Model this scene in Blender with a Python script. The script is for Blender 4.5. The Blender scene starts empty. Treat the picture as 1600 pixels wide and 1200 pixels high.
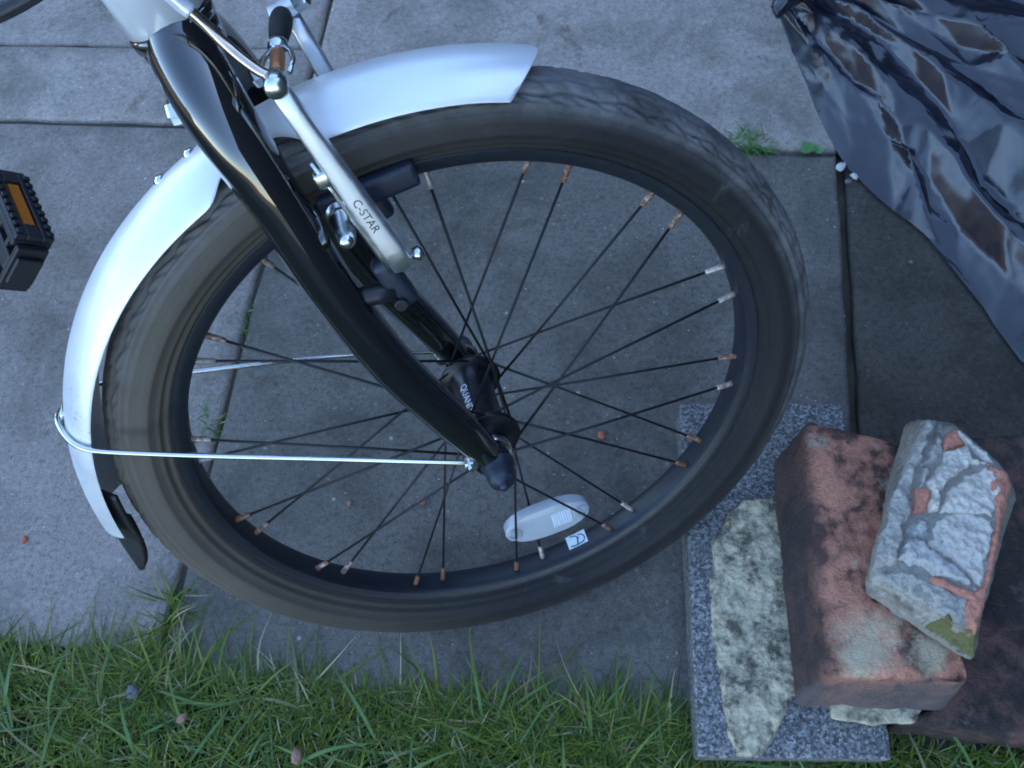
import bpy, bmesh, math, random
from mathutils import Vector, Matrix, noise, geometry
random.seed(7)
PI = math.pi
S = bpy.context.scene
COL = S.collection

# ------------------------------------------------------------------ camera
cam_d = bpy.data.cameras.new('camera')
cam = bpy.data.objects.new('camera', cam_d); COL.objects.link(cam)
cam_d.sensor_width = 36.0
cam_d.lens = 36.0 * 1447.54 / 1600.0
cam_d.clip_start = 0.02; cam_d.clip_end = 500
B = [[0.995974439, -0.038590024, -0.080905668], [0.0, -0.902585284, 0.430511097], [-0.0896377, -0.428778048, -0.898951872]]
mw = Matrix.Identity(4)
for r in range(3):
    mw[r][0] = B[r][0]; mw[r][1] = -B[r][1]; mw[r][2] = -B[r][2]
mw.translation = Vector((0.053922776, -0.190744915, 0.819180397))
cam.matrix_world = mw
S.camera = cam

# ------------------------------------------------------------------ sky, sun, exposure
SUN_EL, SUN_AZ = math.radians(30), math.radians(8)   # azimuth measured ccw from +x : the sun stands behind the added wall on the right
w = bpy.data.worlds.new('World'); S.world = w; w.use_nodes = True
nt = w.node_tree
bg = nt.nodes['Background']
sky = nt.nodes.new('ShaderNodeTexSky'); sky.sky_type = 'NISHITA'; sky.sun_disc = False
sky.sun_elevation = SUN_EL; sky.sun_rotation = PI/2 - SUN_AZ
sky.air_density = 1.0; sky.dust_density = 0.3; sky.ozone_density = 2.0
nt.links.new(sky.outputs[0], bg.inputs[0]); bg.inputs[1].default_value = 0.12
sd = bpy.data.lights.new('sun', 'SUN'); sd.energy = 2.5; sd.angle = math.radians(.6); sd.color = (1, 0.95, 0.88)
sun = bpy.data.objects.new('sun', sd); COL.objects.link(sun)
dirv = Vector((math.cos(SUN_EL)*math.cos(SUN_AZ), math.cos(SUN_EL)*math.sin(SUN_AZ), math.sin(SUN_EL)))
sun.rotation_euler = dirv.to_track_quat('Z', 'Y').to_euler()
sun.location = dirv*5
S.view_settings.view_transform = 'Standard'; S.view_settings.look = 'None'
S.view_settings.gamma = 1.0; S.view_settings.exposure = 2.66
S.view_settings.use_curve_mapping = False
try: S.cycles.filter_width = 1.9      # soft phone lens
except Exception: pass

# ------------------------------------------------------------------ node helpers
class NT:
    def __init__(s, name):
        s.m = bpy.data.materials.new(name); s.m.use_nodes = True
        s.t = s.m.node_tree; s.b = s.t.nodes['Principled BSDF']
        s.tc = s.t.nodes.new('ShaderNodeTexCoord')
    def n(s, typ, **k):
        x = s.t.nodes.new(typ)
        for a, v in k.items(): setattr(x, a, v)
        return x
    def l(s, a, b): s.t.links.new(a, b)
    def noise(s, scale, detail=4, rough=.55, coord=None, dist=0):
        x = s.n('ShaderNodeTexNoise'); x.inputs['Scale'].default_value = scale
        x.inputs['Detail'].default_value = detail; x.inputs['Roughness'].default_value = rough
        x.inputs['Distortion'].default_value = dist
        s.l(coord or s.tc.outputs['Object'], x.inputs['Vector']); return x.outputs['Fac']
    def vor(s, scale, feat='F1', coord=None, out='Distance'):
        x = s.n('ShaderNodeTexVoronoi'); x.feature = feat; x.inputs['Scale'].default_value = scale
        s.l(coord or s.tc.outputs['Object'], x.inputs['Vector']); return x.outputs[out]
    def ramp(s, fac, stops, interp='LINEAR'):
        x = s.n('ShaderNodeValToRGB'); x.color_ramp.interpolation = interp
        e = x.color_ramp.elements
        while len(e) < len(stops): e.new(0.5)
        for i, (p, c) in enumerate(stops):
            e[i].position = p
            if isinstance(c, (int, float)): c = (c, c, c)
            e[i].color = (*c, 1)
        s.l(fac, x.inputs[0]); return x.outputs[0]
    def mix(s, fac, a, b, mode='MIX'):
        x = s.n('ShaderNodeMix'); x.data_type = 'RGBA'; x.blend_type = mode
        def put(sock, v):
            if isinstance(v, (int, float)): v = (v, v, v)
            if isinstance(v, tuple): sock.default_value = (*v, 1)
            else: s.l(v, sock)
        if isinstance(fac, (int, float)): x.inputs[0].default_value = fac
        else: s.l(fac, x.inputs[0])
        put(x.inputs[6], a); put(x.inputs[7], b); return x.outputs[2]
    def math(s, op, a, b=None):
        x = s.n('ShaderNodeMath'); x.operation = op
        for i, v in enumerate((a, b)):
            if v is None: continue
            if isinstance(v, (int, float)): x.inputs[i].default_value = v
            else: s.l(v, x.inputs[i])
        return x.outputs[0]
    def bump(s, h, strength=.3, dist=.002, prev=None):
        x = s.n('ShaderNodeBump'); x.inputs['Strength'].default_value = strength; x.inputs['Distance'].default_value = dist
        s.l(h, x.inputs['Height'])
        if prev is not None: s.l(prev, x.inputs['Normal'])
        s.l(x.outputs[0], s.b.inputs['Normal']); return x.outputs[0]
    def col(s, v):
        if isinstance(v, tuple): s.b.inputs['Base Color'].default_value = (*v, 1)
        else: s.l(v, s.b.inputs['Base Color'])
    def rough(s, v):
        if isinstance(v, (int, float)): s.b.inputs['Roughness'].default_value = v
        else: s.l(v, s.b.inputs['Roughness'])
    def metal(s, v):
        if isinstance(v, (int, float)): s.b.inputs['Metallic'].default_value = v
        else: s.l(v, s.b.inputs['Metallic'])

def objrand(t):
    return t.n('ShaderNodeObjectInfo').outputs['Random']

def offset_coord(t):
    """object coordinates shifted by the object's own random number"""
    x = t.n('ShaderNodeVectorMath'); x.operation = 'ADD'
    c = t.n('ShaderNodeCombineXYZ'); r = objrand(t)
    m = t.math('MULTIPLY', r, 37.0)
    t.l(m, c.inputs[0]); t.l(m, c.inputs[1])
    t.l(t.tc.outputs['Object'], x.inputs[0]); t.l(c.outputs[0], x.inputs[1])
    return x.outputs[0]

M = {}
def mat_concrete(name, dark, light, warm):
    t = NT(name); co = offset_coord(t)
    big = t.noise(5, 5, .6, co); mid = t.noise(38, 5, .65, co); fine = t.noise(620, 3, .7, co)
    base = t.mix(t.ramp(big, [(.32, 0), (.68, 1)]), dark, light)
    base = t.mix(t.ramp(mid, [(.35, 0), (.7, .45)]), base, warm)
    base = t.mix(t.ramp(fine, [(.3, 0), (.72, .65)]), base, tuple(min(1, c*1.75) for c in light))
    pit = t.noise(520, 3, .6, co)
    base = t.mix(t.ramp(pit, [(.3, .6), (.42, 0)]), base, tuple(c*.35 for c in dark))
    sp = t.noise(190, 4, .8, co)
    base = t.mix(t.ramp(sp, [(.32, .6), (.48, 0)]), base, tuple(c*.5 for c in dark))
    base = t.mix(t.ramp(sp, [(.53, 0), (.68, .6)]), base, tuple(min(1, c*1.7) for c in light))
    # pale aggregate grains
    gr = t.vor(150, coord=co); msk = t.noise(45, 2, .5, co)
    gm = t.math('MULTIPLY', t.ramp(gr, [(.10, 1), (.17, 0)]), t.ramp(msk, [(.52, 0), (.62, .8)]))
    base = t.mix(gm, base, tuple(min(.5, c*3.0) for c in light))
    # pale lichen / lime blooms and brown stains
    bl = t.noise(11, 7, .72, co, .8)
    base = t.mix(t.ramp(bl, [(.56, 0), (.74, .38)]), base, tuple(min(1, c*1.75) for c in light))
    x3 = t.n('ShaderNodeVectorMath'); x3.operation = 'ADD'; x3.inputs[1].default_value = (11.1, 2.7, 5.3); t.l(co, x3.inputs[0])
    dk = t.noise(7, 7, .7, x3.outputs[0], .5)
    base = t.mix(t.ramp(dk, [(.45, 0), (.68, .75)]), base, (dark[0]*.52, dark[1]*.58, dark[2]*.50))
    fl = t.vor(42, coord=x3.outputs[0])     # scattered lime flecks
    base = t.mix(t.math('MULTIPLY', t.ramp(fl, [(.05, 1), (.10, 0)]), t.ramp(t.noise(22, 3, .6, co), [(.5, 0), (.6, .8)])), base, tuple(min(.55, c*3.2) for c in light))
    x2 = t.n('ShaderNodeVectorMath'); x2.operation = 'ADD'; x2.inputs[1].default_value = (3.1, 7.7, 1.3)
    t.l(co, x2.inputs[0])
    st = t.noise(15, 6, .65, x2.outputs[0], .4)
    base = t.mix(t.ramp(st, [(.62, 0), (.74, .65)]), base, (.075, .05, .03))
    t.col(base); t.rough(.88); t.b.inputs['Specular IOR Level'].default_value = .35
    h = t.math('ADD', t.math('MULTIPLY', fine, .6), t.math('MULTIPLY', mid, .8))
    h = t.math('ADD', h, t.math('MULTIPLY', t.ramp(pit, [(.3, 0), (.44, 1)]), .6))
    t.bump(h, .5, .0014)
    return t.m
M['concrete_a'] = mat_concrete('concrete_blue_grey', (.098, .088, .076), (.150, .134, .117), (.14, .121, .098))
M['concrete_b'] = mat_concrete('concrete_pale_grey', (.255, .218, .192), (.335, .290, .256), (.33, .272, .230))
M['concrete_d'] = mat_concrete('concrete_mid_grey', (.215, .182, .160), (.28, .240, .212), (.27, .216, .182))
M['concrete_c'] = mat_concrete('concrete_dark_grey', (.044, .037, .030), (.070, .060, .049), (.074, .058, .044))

def mat_soil():
    t = NT('soil'); a = t.noise(60, 6, .7); b = t.noise(300, 3, .6)
    c = t.mix(a, (.03, .026, .018), (.12, .105, .07))
    t.col(c); t.rough(.95); t.bump(t.math('ADD', a, b), .8, .004); return t.m
M['soil'] = mat_soil()
def mat_lawn_soil():
    t = NT('lawn_soil'); a = t.noise(70, 6, .7)
    t.col(t.mix(a, (.012, .016, .007), (.045, .05, .02))); t.rough(.95); t.bump(a, .8, .006); return t.m
M['lawn_soil'] = mat_lawn_soil()
def mat_attr(name, rough=.55, trans=0.0, spec=.4):
    t = NT(name); a = t.n('ShaderNodeAttribute'); a.attribute_name = 'col'
    t.col(a.outputs[0]); t.rough(rough); t.b.inputs['Specular IOR Level'].default_value = spec
    if trans:
        s = t.n('ShaderNodeBsdfTranslucent'); t.l(a.outputs[0], s.inputs[0])
        mx = t.n('ShaderNodeMixShader'); mx.inputs[0].default_value = trans
        t.l(t.b.outputs[0], mx.inputs[1]); t.l(s.outputs[0], mx.inputs[2])
        t.l(mx.outputs[0], t.t.nodes['Material Output'].inputs[0])
    return t.m
M['grass'] = mat_attr('grass_blade', .5, .3)
M['grit'] = mat_attr('grit', .85)

def mat_simple(name, c, rough=.5, metal=0., spec=.5, bumpscale=None, bs=.15, bd=.0006, var=.0, vs=60, coat=0.):
    t = NT(name)
    if var:
        n = t.noise(vs, 5, .65)
        t.col(t.mix(n, tuple(x*(1-var) for x in c), tuple(min(1, x*(1+var)) for x in c)))
        t.rough(t.ramp(n, [(.3, max(.02, rough*.8)), (.7, min(1, rough*1.25))]))
    else:
        t.col(c); t.rough(rough)
    t.metal(metal); t.b.inputs['Specular IOR Level'].default_value = spec
    if coat: t.b.inputs['Coat Weight'].default_value = coat; t.b.inputs['Coat Roughness'].default_value = .03; t.b.inputs['Coat IOR'].default_value = 1.75 if coat > .9 else 1.5
    if bumpscale: t.bump(t.noise(bumpscale, 4, .6), bs, bd)
    return t.m
M['black_paint'] = mat_simple('black_gloss_paint', (.006, .0065, .008), .06, 0, .7, 900, .02, .0001, .25, 300, .95)
M['hub_black'] = mat_simple('hub_black', (.010, .011, .014), .30, 0, .5, 500, .1, .0002, .4, 150)
M['black_plastic'] = mat_simple('black_plastic', (.018, .019, .022), .42, 0, .5, 700, .25, .0004, .3, 120)
M['blue_black_plastic'] = mat_simple('blue_black_plastic', (.022, .028, .045), .45, 0, .5, 700, .2, .0004, .3, 150)
M['black_rubber'] = mat_simple('black_rubber', (.017, .018, .02), .6, 0, .4, 500, .3, .0005, .35, 120)
M['rim_black'] = mat_simple('rim_black', (.016, .019, .026), .38, 0, .5, 400, .15, .0003, .35, 160)
M['spoke_black'] = mat_simple('spoke_black', (.02, .02, .022), .45, .3, .5, None, 0, 0, .5, 400)
M['aluminium'] = mat_simple('aluminium', (.80, .82, .86), .42, 1, .5, 600, .06, .0002, .12, 120)
M['zinc'] = mat_simple('zinc_plated', (.68, .71, .70), .22, 1, .5, 500, .1, .0002, .25, 250)
M['chrome'] = mat_simple('chrome', (.8, .81, .83), .12, 1, .5, 400, .06, .0002, .15, 300)
M['warm_steel'] = mat_simple('steel_warm_reflection', (.62, .50, .40), .18, 1, .5, 400, .06, .0002, .25, 200)  # silver noodle tube, its warm reflection put into the base colour
M['orange'] = mat_simple('orange_reflector', (.50, .14, .015), .35, 0, .5, 900, .2, .0003, .25, 300)
M['copper'] = mat_simple('copper_ferrule', (.50, .20, .09), .4, .5, .5)
M['sticker'] = mat_simple('sticker', (.72, .80, .84), .3, 0, .5, None, 0, 0, .1, 200)
M['ink'] = mat_simple('ink', (.02, .06, .08), .5)
M['ink_dark'] = mat_simple('ink_dark', (.03, .035, .05), .5)
M['white_ink'] = mat_simple('white_ink', (.62, .70, .82), .5)
M['silver_paint'] = mat_simple('silver_head_tube_paint', (.86, .87, .90), .22, .3, .5, 500, .03, .0001, .06, 60, .5)

def mat_guard():
    t = NT('mudguard_silver'); n = t.noise(14, 5, .6); f = t.noise(900, 2, .6)
    sp = t.noise(70, 4, .7)
    c = t.mix(n, (.84, .85, .87), (.91, .92, .93))
    c = t.mix(t.ramp(sp, [(.68, 0), (.76, .7)]), c, (.30, .29, .27))
    dr = t.noise(230, 3, .6); dm = t.noise(9, 4, .6, None, .4)
    c = t.mix(t.math('MULTIPLY', t.ramp(dr, [(.60, 0), (.68, .8)]), t.ramp(dm, [(.50, 0), (.64, .7)])), c, (.36, .31, .25))
    c = t.mix(t.ramp(t.noise(5, 6, .7, None, 1.0), [(.52, 0), (.75, .22)]), c, (.55, .53, .5))
    t.col(c); t.metal(.42); t.rough(t.ramp(t.noise(26, 6, .75, None, .8), [(.3, .27), (.7, .46)])); t.bump(f, .05, .0002); return t.m
M['guard'] = mat_guard()

def mat_tyre():
    t = NT('tyre_rubber'); n = t.noise(9, 6, .65); f = t.noise(130, 5, .7); g = t.noise(34, 5, .7, None, .5)
    c = t.mix(f, (.010, .010, .011), (.026, .026, .027))
    sx = t.n('ShaderNodeSeparateXYZ'); t.l(t.tc.outputs['Object'], sx.inputs[0])
    rear_pale = t.math('MULTIPLY', t.ramp(n, [(.25, .45), (.66, .85)]), t.ramp(t.math('ADD', t.math('ADD', t.math('MULTIPLY', sx.outputs[0], -1.3), t.math('MULTIPLY', sx.outputs[1], .45)), .5), [(.44, 0), (.78, 1)]))  # paler and browner towards the rear and upper part of the tyre
    c = t.mix(rear_pale, c, (.165, .135, .10))
    # dried mud and scuffs on the tread, heavier on the crown of the tyre
    ln = t.n('ShaderNodeVectorMath'); ln.operation = 'LENGTH'
    cx = t.n('ShaderNodeCombineXYZ'); t.l(sx.outputs[0], cx.inputs[0]); t.l(sx.outputs[1], cx.inputs[1]); t.l(cx.outputs[0], ln.inputs[0])
    tr = t.ramp(ln.outputs['Value'], [(.2245, 0), (.2330, 1)])
    up_ = t.ramp(t.math('ADD', t.math('ADD', t.math('MULTIPLY', sx.outputs[0], .8), t.math('MULTIPLY', sx.outputs[1], 1.6)), .5), [(.40, .12), (.72, 1)])
    c = t.mix(t.math('MULTIPLY', t.math('MULTIPLY', tr, up_), t.ramp(g, [(.36, .3), (.62, .9)])), c, (.20, .19, .185))
    c = t.mix(t.ramp(g, [(.62, 0), (.72, .35)]), c, (.15, .145, .14))
    t.col(c); t.rough(t.ramp(n, [(.35, .6), (.7, .85)])); t.b.inputs['Specular IOR Level'].default_value = .3
    t.bump(t.math('ADD', f, t.noise(600, 3, .6)), .35, .0006); return t.m
M['tyre'] = mat_tyre()

def mat_rust():
    t = NT('rusty_nipple'); n = t.noise(330, 4, .7, offset_coord(t)); r = objrand(t)
    k = t.math('ADD', n, t.math('MULTIPLY', t.math('SUBTRACT', r, .5), .35))
    m = t.ramp(k, [(.42, 0), (.6, 1)])
    t.col(t.mix(m, (.19, .08, .04), (.58, .50, .44))); t.metal(t.math('MULTIPLY', m, .6))
    t.rough(.5); t.bump(n, .5, .0004); return t.m
M['rust'] = mat_rust()

def mat_reflector():
    t = NT('clear_reflector'); n = t.noise(40, 3, .6)
    t.col(t.mix(n, (.62, .66, .70), (.76, .79, .82))); t.rough(.22)
    t.b.inputs['Transmission Weight'].default_value = .4; t.b.inputs['IOR'].default_value = 1.45
    t.b.inputs['Coat Weight'].default_value = .5
    w_ = t.n('ShaderNodeTexWave'); w_.inputs['Scale'].default_value = 420; w_.bands_direction = 'DIAGONAL'
    t.l(t.tc.outputs['Object'], w_.inputs[0]); t.bump(w_.outputs['Fac'], .25, .0004); return t.m
M['reflector'] = mat_reflector()
t = NT('clear_plastic'); t.col((.80, .86, .90)); t.rough(.15); t.b.inputs['Transmission Weight'].default_value = .75; t.b.inputs['IOR'].default_value = 1.35
M['clear'] = t.m
M['prism'] = mat_simple('reflector_prism', (.86, .92, .96), .12, .35, .8)

def mat_brick(name, red, dark, lich, amount_dark, amount_lich, grime=False):
    t = NT(name); a = t.noise(22, 6, .7, None, .4); b = t.noise(75, 6, .75); c_ = t.noise(300, 4, .7); d = t.noise(17, 6, .7, offset_coord(t), .5)
    col = t.mix(b, tuple(x*.75 for x in red), tuple(min(1, x*1.25) for x in red))
    col = t.mix(t.ramp(c_, [(.3, .5), (.55, 0)]), col, tuple(x*.45 for x in red))
    k = t.math('ADD', t.math('MULTIPLY', a, .6), t.math('MULTIPLY', b, .4))
    col = t.mix(t.ramp(k, [(amount_dark-.06, 0), (amount_dark+.04, .9)]), col, dark)
    col = t.mix(t.ramp(d, [(amount_lich-.02, 0), (amount_lich+.08, .85)]), col, t.mix(c_, tuple(x*.7 for x in lich), tuple(min(1, x*1.2) for x in lich)))
    if grime:   # old mortar smear on the front of the top face
        for cx_, cy_, rr_ in ((.253, -.070, .030), (.292, -.080, .018), (.235, -.082, .016)):
            dd = t.n('ShaderNodeVectorMath'); dd.operation = 'DISTANCE'; t.l(t.tc.outputs['Object'], dd.inputs[0]); dd.inputs[1].default_value = (cx_, cy_, .114)
            e_ = t.math('ADD', t.math('MULTIPLY', dd.outputs['Value'], 1/rr_), t.math('MULTIPLY', t.math('SUBTRACT', t.noise(48, 6, .75), .5), 2.6))
            col = t.mix(t.ramp(e_, [(.30, .85), (.95, 0)]), col, t.mix(c_, (.44, .36, .23), (.72, .60, .41)))
        # sooty crust that covers one long side and half the end of this brick
        sx = t.n('ShaderNodeSeparateXYZ'); t.l(t.tc.outputs['Object'], sx.inputs[0])
        e = t.math('ADD', sx.outputs[0], t.math('MULTIPLY', sx.outputs[1], -.06))
        e = t.math('ADD', e, t.math('MULTIPLY', t.math('SUBTRACT', b, .5), .012))
        col = t.mix(t.ramp(e, [(.2175, .9), (.2305, 0)]), col, t.mix(c_, (.035, .03, .034), (.075, .066, .066)))
        g2 = t.math('ADD', sx.outputs[1], t.math('MULTIPLY', t.math('SUBTRACT', b, .5), .012))
        col = t.mix(t.ramp(t.math('ADD', g2, .2), [(.1005, .8), (.1055, 0)]), col, t.mix(b, (.10, .085, .085), (.17, .15, .15)))
    t.col(col); t.rough(.92); t.b.inputs['Specular IOR Level'].default_value = .25
    h = t.math('ADD', t.math('MULTIPLY', b, 1.2), t.math('MULTIPLY', c_, .6))
    t.bump(h, .75, .0035); return t.m
M['brick_red'] = mat_brick('brick_red', (.66, .285, .185), (.06, .043, .04), (.58, .50, .37), .515, .60, True)
M['brick_bright'] = mat_brick('brick_bright_red', (.60, .25, .17), (.2, .13, .11), (.40, .38, .36), .66, .70)
M['brick_dark'] = mat_brick('brick_dark_red', (.17, .095, .08), (.04, .036, .034), (.20, .19, .17), .49, .66)

def mat_mortar(name, a_, b_, dark, thr, moss=None, k=1.):
    t = NT(name); n = t.noise(26*k, 7, .75, None, .3); f = t.noise(170, 5, .75); m = t.noise(60*k, 6, .75)
    c = t.mix(n, a_, b_)
    c = t.mix(t.ramp(f, [(.3, .6), (.5, 0)]), c, tuple(x*.5 for x in a_))
    c = t.mix(t.ramp(t.math('ADD', t.math('MULTIPLY', m, .5), t.math('MULTIPLY', n, .5)), [(thr-.05, 0), (thr+.07, .9)]), c, dark)
    if moss: c = t.mix(t.ramp(t.noise(30, 5, .6, offset_coord(t)), [(.55, 0), (.65, .9)]), c, moss)
    t.col(c); t.rough(.95); t.b.inputs['Specular IOR Level'].default_value = .2
    t.bump(t.math('ADD', f, t.math('MULTIPLY', m, 1.5)), .7, .003); return t.m
M['mortar_grey'] = mat_mortar('mortar_grey', (.36, .33, .28), (.50, .46, .40), (.15, .135, .115), .56)
M['mortar_core'] = mat_mortar('mortar_core', (.24, .22, .19), (.38, .35, .30), (.12, .11, .09), .57)
M['mortar_blue'] = mat_mortar('mortar_pale', (.54, .48, .41), (.74, .66, .56), (.13, .12, .14), .60)
M['mortar_cream'] = mat_mortar('mortar_cream', (.42, .40, .36), (.55, .53, .50), (.22, .2, .18), .60)
M['mortar_moss'] = mat_mortar('mortar_moss', (.13, .13, .05), (.22, .2, .09), (.06, .06, .03), .58)
M['yellow_stone'] = mat_mortar('yellow_mortar', (.54, .46, .30), (.76, .67, .48), (.085, .078, .062), .510, None, 1.5)

def mat_granite():
    t = NT('granite'); v = t.vor(520, out='Color'); n = t.noise(330, 5, .8); big = t.noise(18, 4, .6)
    s_ = t.n('ShaderNodeSeparateColor'); t.l(v, s_.inputs[0])
    k = t.math('ADD', t.math('MULTIPLY', s_.outputs[0], .26), t.math('MULTIPLY', n, .75))
    c = t.ramp(k, [(.28, (.03, .03, .032)), (.43, (.085, .085, .085)), (.56, (.21, .205, .20)), (.70, (.42, .41, .40))])
    c = t.mix(t.ramp(big, [(.5, 0), (.75, .5)]), c, (.07, .075, .07))
    t.col(c); t.rough(.8); t.bump(n, .4, .0012); return t.m
M['granite'] = mat_granite()

def mat_bag():
    t = NT('black_polythene'); n = t.noise(120, 4, .6, None, .6); d = t.noise(9, 5, .7)
    t.col(t.mix(t.ramp(d, [(.45, 0), (.75, 1)]), (.008, .009, .018), (.016, .016, .026)))
    t.rough(t.ramp(d, [(.3, .16), (.7, .27)])); t.b.inputs['Specular IOR Level'].default_value = .85
    t.bump(n, .06, .001); return t.m
M['bag'] = mat_bag()
M['moss'] = mat_mortar('moss', (.045, .10, .03), (.10, .17, .06), (.03, .05, .02), .6)
M['leaf'] = mat_attr('leaf', .5, .25)
M['pebble_white'] = mat_mortar('pebble_white', (.55, .54, .52), (.7, .69, .66), (.3, .28, .26), .66)
M['pebble_grey'] = mat_mortar('pebble_grey', (.14, .145, .17), (.22, .225, .26), (.08, .08, .09), .62)
M['crumb'] = mat_brick('brick_crumb', (.62, .20, .11), (.3, .12, .08), (.5, .4, .35), .7, .75)
M['crumb_pale'] = mat_brick('brick_crumb_pale', (.42, .24, .17), (.2, .12, .09), (.45, .4, .36), .7, .72)

# ------------------------------------------------------------------ mesh helpers
def new_mesh(name, verts, faces, smooth=True):
    me = bpy.data.meshes.new(name)
    me.from_pydata([tuple(v) for v in verts], [], faces); me.update()
    if smooth:
        for p in me.polygons: p.use_smooth = True
    return me
def link(name, me, mat, parent=None, loc=(0, 0, 0)):
    o = bpy.data.objects.new(name, me); COL.objects.link(o)
    if mat is not None and not me.materials: me.materials.append(mat)
    if parent is not None: o.parent = parent
    o.location = loc; return o
def tag(o, label=None, cat=None, group=None, kind=None):
    if label: o['label'] = label
    if cat: o['category'] = cat
    if group: o['group'] = group
    if kind: o['kind'] = kind
    return o
class MB:
    def __init__(s): s.v = []; s.f = []
    def add(s, vs, fs):
        k = len(s.v); s.v += [tuple(v) for v in vs]; s.f += [tuple(i+k for i in f) for f in fs]
    def mesh(s, name, smooth=True): return new_mesh(name, s.v, s.f, smooth)
def tube_geo(pts, rad, seg=12, caps=True, flat=None):
    """tube along pts; rad number or list; flat=(a,b) optional elliptical factors"""
    pts = [Vector(p) for p in pts]; n = len(pts)
    if not isinstance(rad, (list, tuple)): rad = [rad]*n
    T = []
    for i in range(n):
        a = pts[max(0, i-1)]; b = pts[min(n-1, i+1)]; T.append((b-a).normalized())
    up = Vector((0, 0, 1)) if abs(T[0].z) < .9 else Vector((0, 1, 0))
    N = (up - T[0]*up.dot(T[0])).normalized()
    vs = []; fs = []
    for i in range(n):
        N = (N - T[i]*N.dot(T[i])).normalized(); Bn = T[i].cross(N)
        fa, fb = flat if flat else (1, 1)
        for k in range(seg):
            a = 2*PI*k/seg
            vs.append(pts[i] + (N*math.cos(a)*fa + Bn*math.sin(a)*fb)*rad[i])
    for i in range(n-1):
        for k in range(seg):
            k2 = (k+1) % seg
            fs.append((i*seg+k, i*seg+k2, (i+1)*seg+k2, (i+1)*seg+k))
    if caps:
        fs.append(tuple(range(seg-1, -1, -1))); fs.append(tuple(range((n-1)*seg, n*seg)))
    return vs, fs
def spline(pts, n):
    """Catmull-Rom through tuples of any length"""
    out = []; m = len(pts)
    for i in range(m-1):
        p0 = pts[max(0, i-1)]; p1 = pts[i]; p2 = pts[i+1]; p3 = pts[min(m-1, i+2)]
        for j in range(n):
            t = j/n
            out.append(tuple(.5*((2*b)+(-a+c)*t+(2*a-5*b+4*c-d)*t*t+(-a+3*b-3*c+d)*t**3) for a, b, c, d in zip(p0, p1, p2, p3)))
    out.append(tuple(pts[-1])); return out
def lathe_geo(profile, seg, closed=False, center=(0, 0, 0), a0=0., a1=2*PI, disp=None, rot=None):
    """profile [(r,z)], revolved about z"""
    full = abs(a1-a0-2*PI) < 1e-6; ns = seg if full else seg+1
    vs = []; fs = []; m = len(profile)
    for i in range(ns):
        a = a0+(a1-a0)*i/seg
        for j, (r, z) in enumerate(profile):
            if disp: r, z = disp(a, j, r, z)
            p = Vector((r*math.cos(a), r*math.sin(a), z))
            if rot is not None: p = rot @ p
            vs.append((p.x+center[0], p.y+center[1], p.z+center[2]))
    mm = m if closed else m-1
    for i in range(seg):
        i2 = (i+1) % ns
        for j in range(mm):
            j2 = (j+1) % m
            fs.append((i*m+j, i2*m+j, i2*m+j2, i*m+j2))
    return vs, fs
def box_mesh(name, sx, sy, sz, bevel=.0, seg=2, mtx=None, smooth=True):
    bm = bmesh.new(); bmesh.ops.create_cube(bm, size=1)
    bmesh.ops.scale(bm, vec=(sx, sy, sz), verts=bm.verts)
    if bevel: bmesh.ops.bevel(bm, geom=bm.edges[:], offset=bevel, segments=seg, affect='EDGES', profile=.6)
    if mtx is not None: bmesh.ops.transform(bm, matrix=mtx, verts=bm.verts)
    me = bpy.data.meshes.new(name); bm.to_mesh(me); bm.free()
    if smooth:
        for p in me.polygons: p.use_smooth = True
    return me
def frame_mtx(origin, xdir, ydir):
    x = Vector(xdir).normalized(); y = Vector(ydir); y = (y-x*y.dot(x)).normalized(); z = x.cross(y)
    m = Matrix.Identity(4)
    for r in range(3): m[r][0] = x[r]; m[r][1] = y[r]; m[r][2] = z[r]
    m.translation = Vector(origin); return m
def text_mesh(name, body, size, fn, depth_sub=0):
    cu = bpy.data.curves.new(name, 'FONT'); cu.body = body; cu.size = size; cu.resolution_u = 3
    ob = bpy.data.objects.new(name, cu); COL.objects.link(ob)
    dg = bpy.context.evaluated_depsgraph_get()
    me = bpy.data.meshes.new_from_object(ob.evaluated_get(dg))
    bpy.data.objects.remove(ob); bpy.data.curves.remove(cu)
    for v in me.vertices: v.co = fn(v.co.x, v.co.y)
    me.materials.clear(); return me
def blob_mesh(name, sx, sy, sz, seed, amp=.25, sub=2, freq=1.4):
    bm = bmesh.new(); bmesh.ops.create_icosphere(bm, subdivisions=sub, radius=1)
    for v in bm.verts:
        d = v.co.normalized(); k = 1+amp*noise.noise(d*freq+Vector((seed*3.3, seed*1.7, seed)))+amp*.5*noise.noise(d*freq*3+Vector((seed, 5, 2)))
        v.co = Vector((d.x*sx*k, d.y*sy*k, d.z*sz*k))
    me = bpy.data.meshes.new(name); bm.to_mesh(me); bm.free()
    for p in me.polygons: p.use_smooth = True
    return me

# ------------------------------------------------------------------ ground and paving
gm = new_mesh('ground', [(-200, -200, -.045), (200, -200, -.045), (200, 200, -.045), (-200, 200, -.045)], [(0, 1, 2, 3)], False)
tag(link('ground', gm, M['soil']), kind='structure')
E1 = Vector((.9942, -.1074, 0)); E2 = Vector((.1074, .9942, 0)); O = Vector((.334, .462, 0))
def AB(a, b, z=0.): return O+E1*a+E2*b+Vector((0, 0, z))

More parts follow.
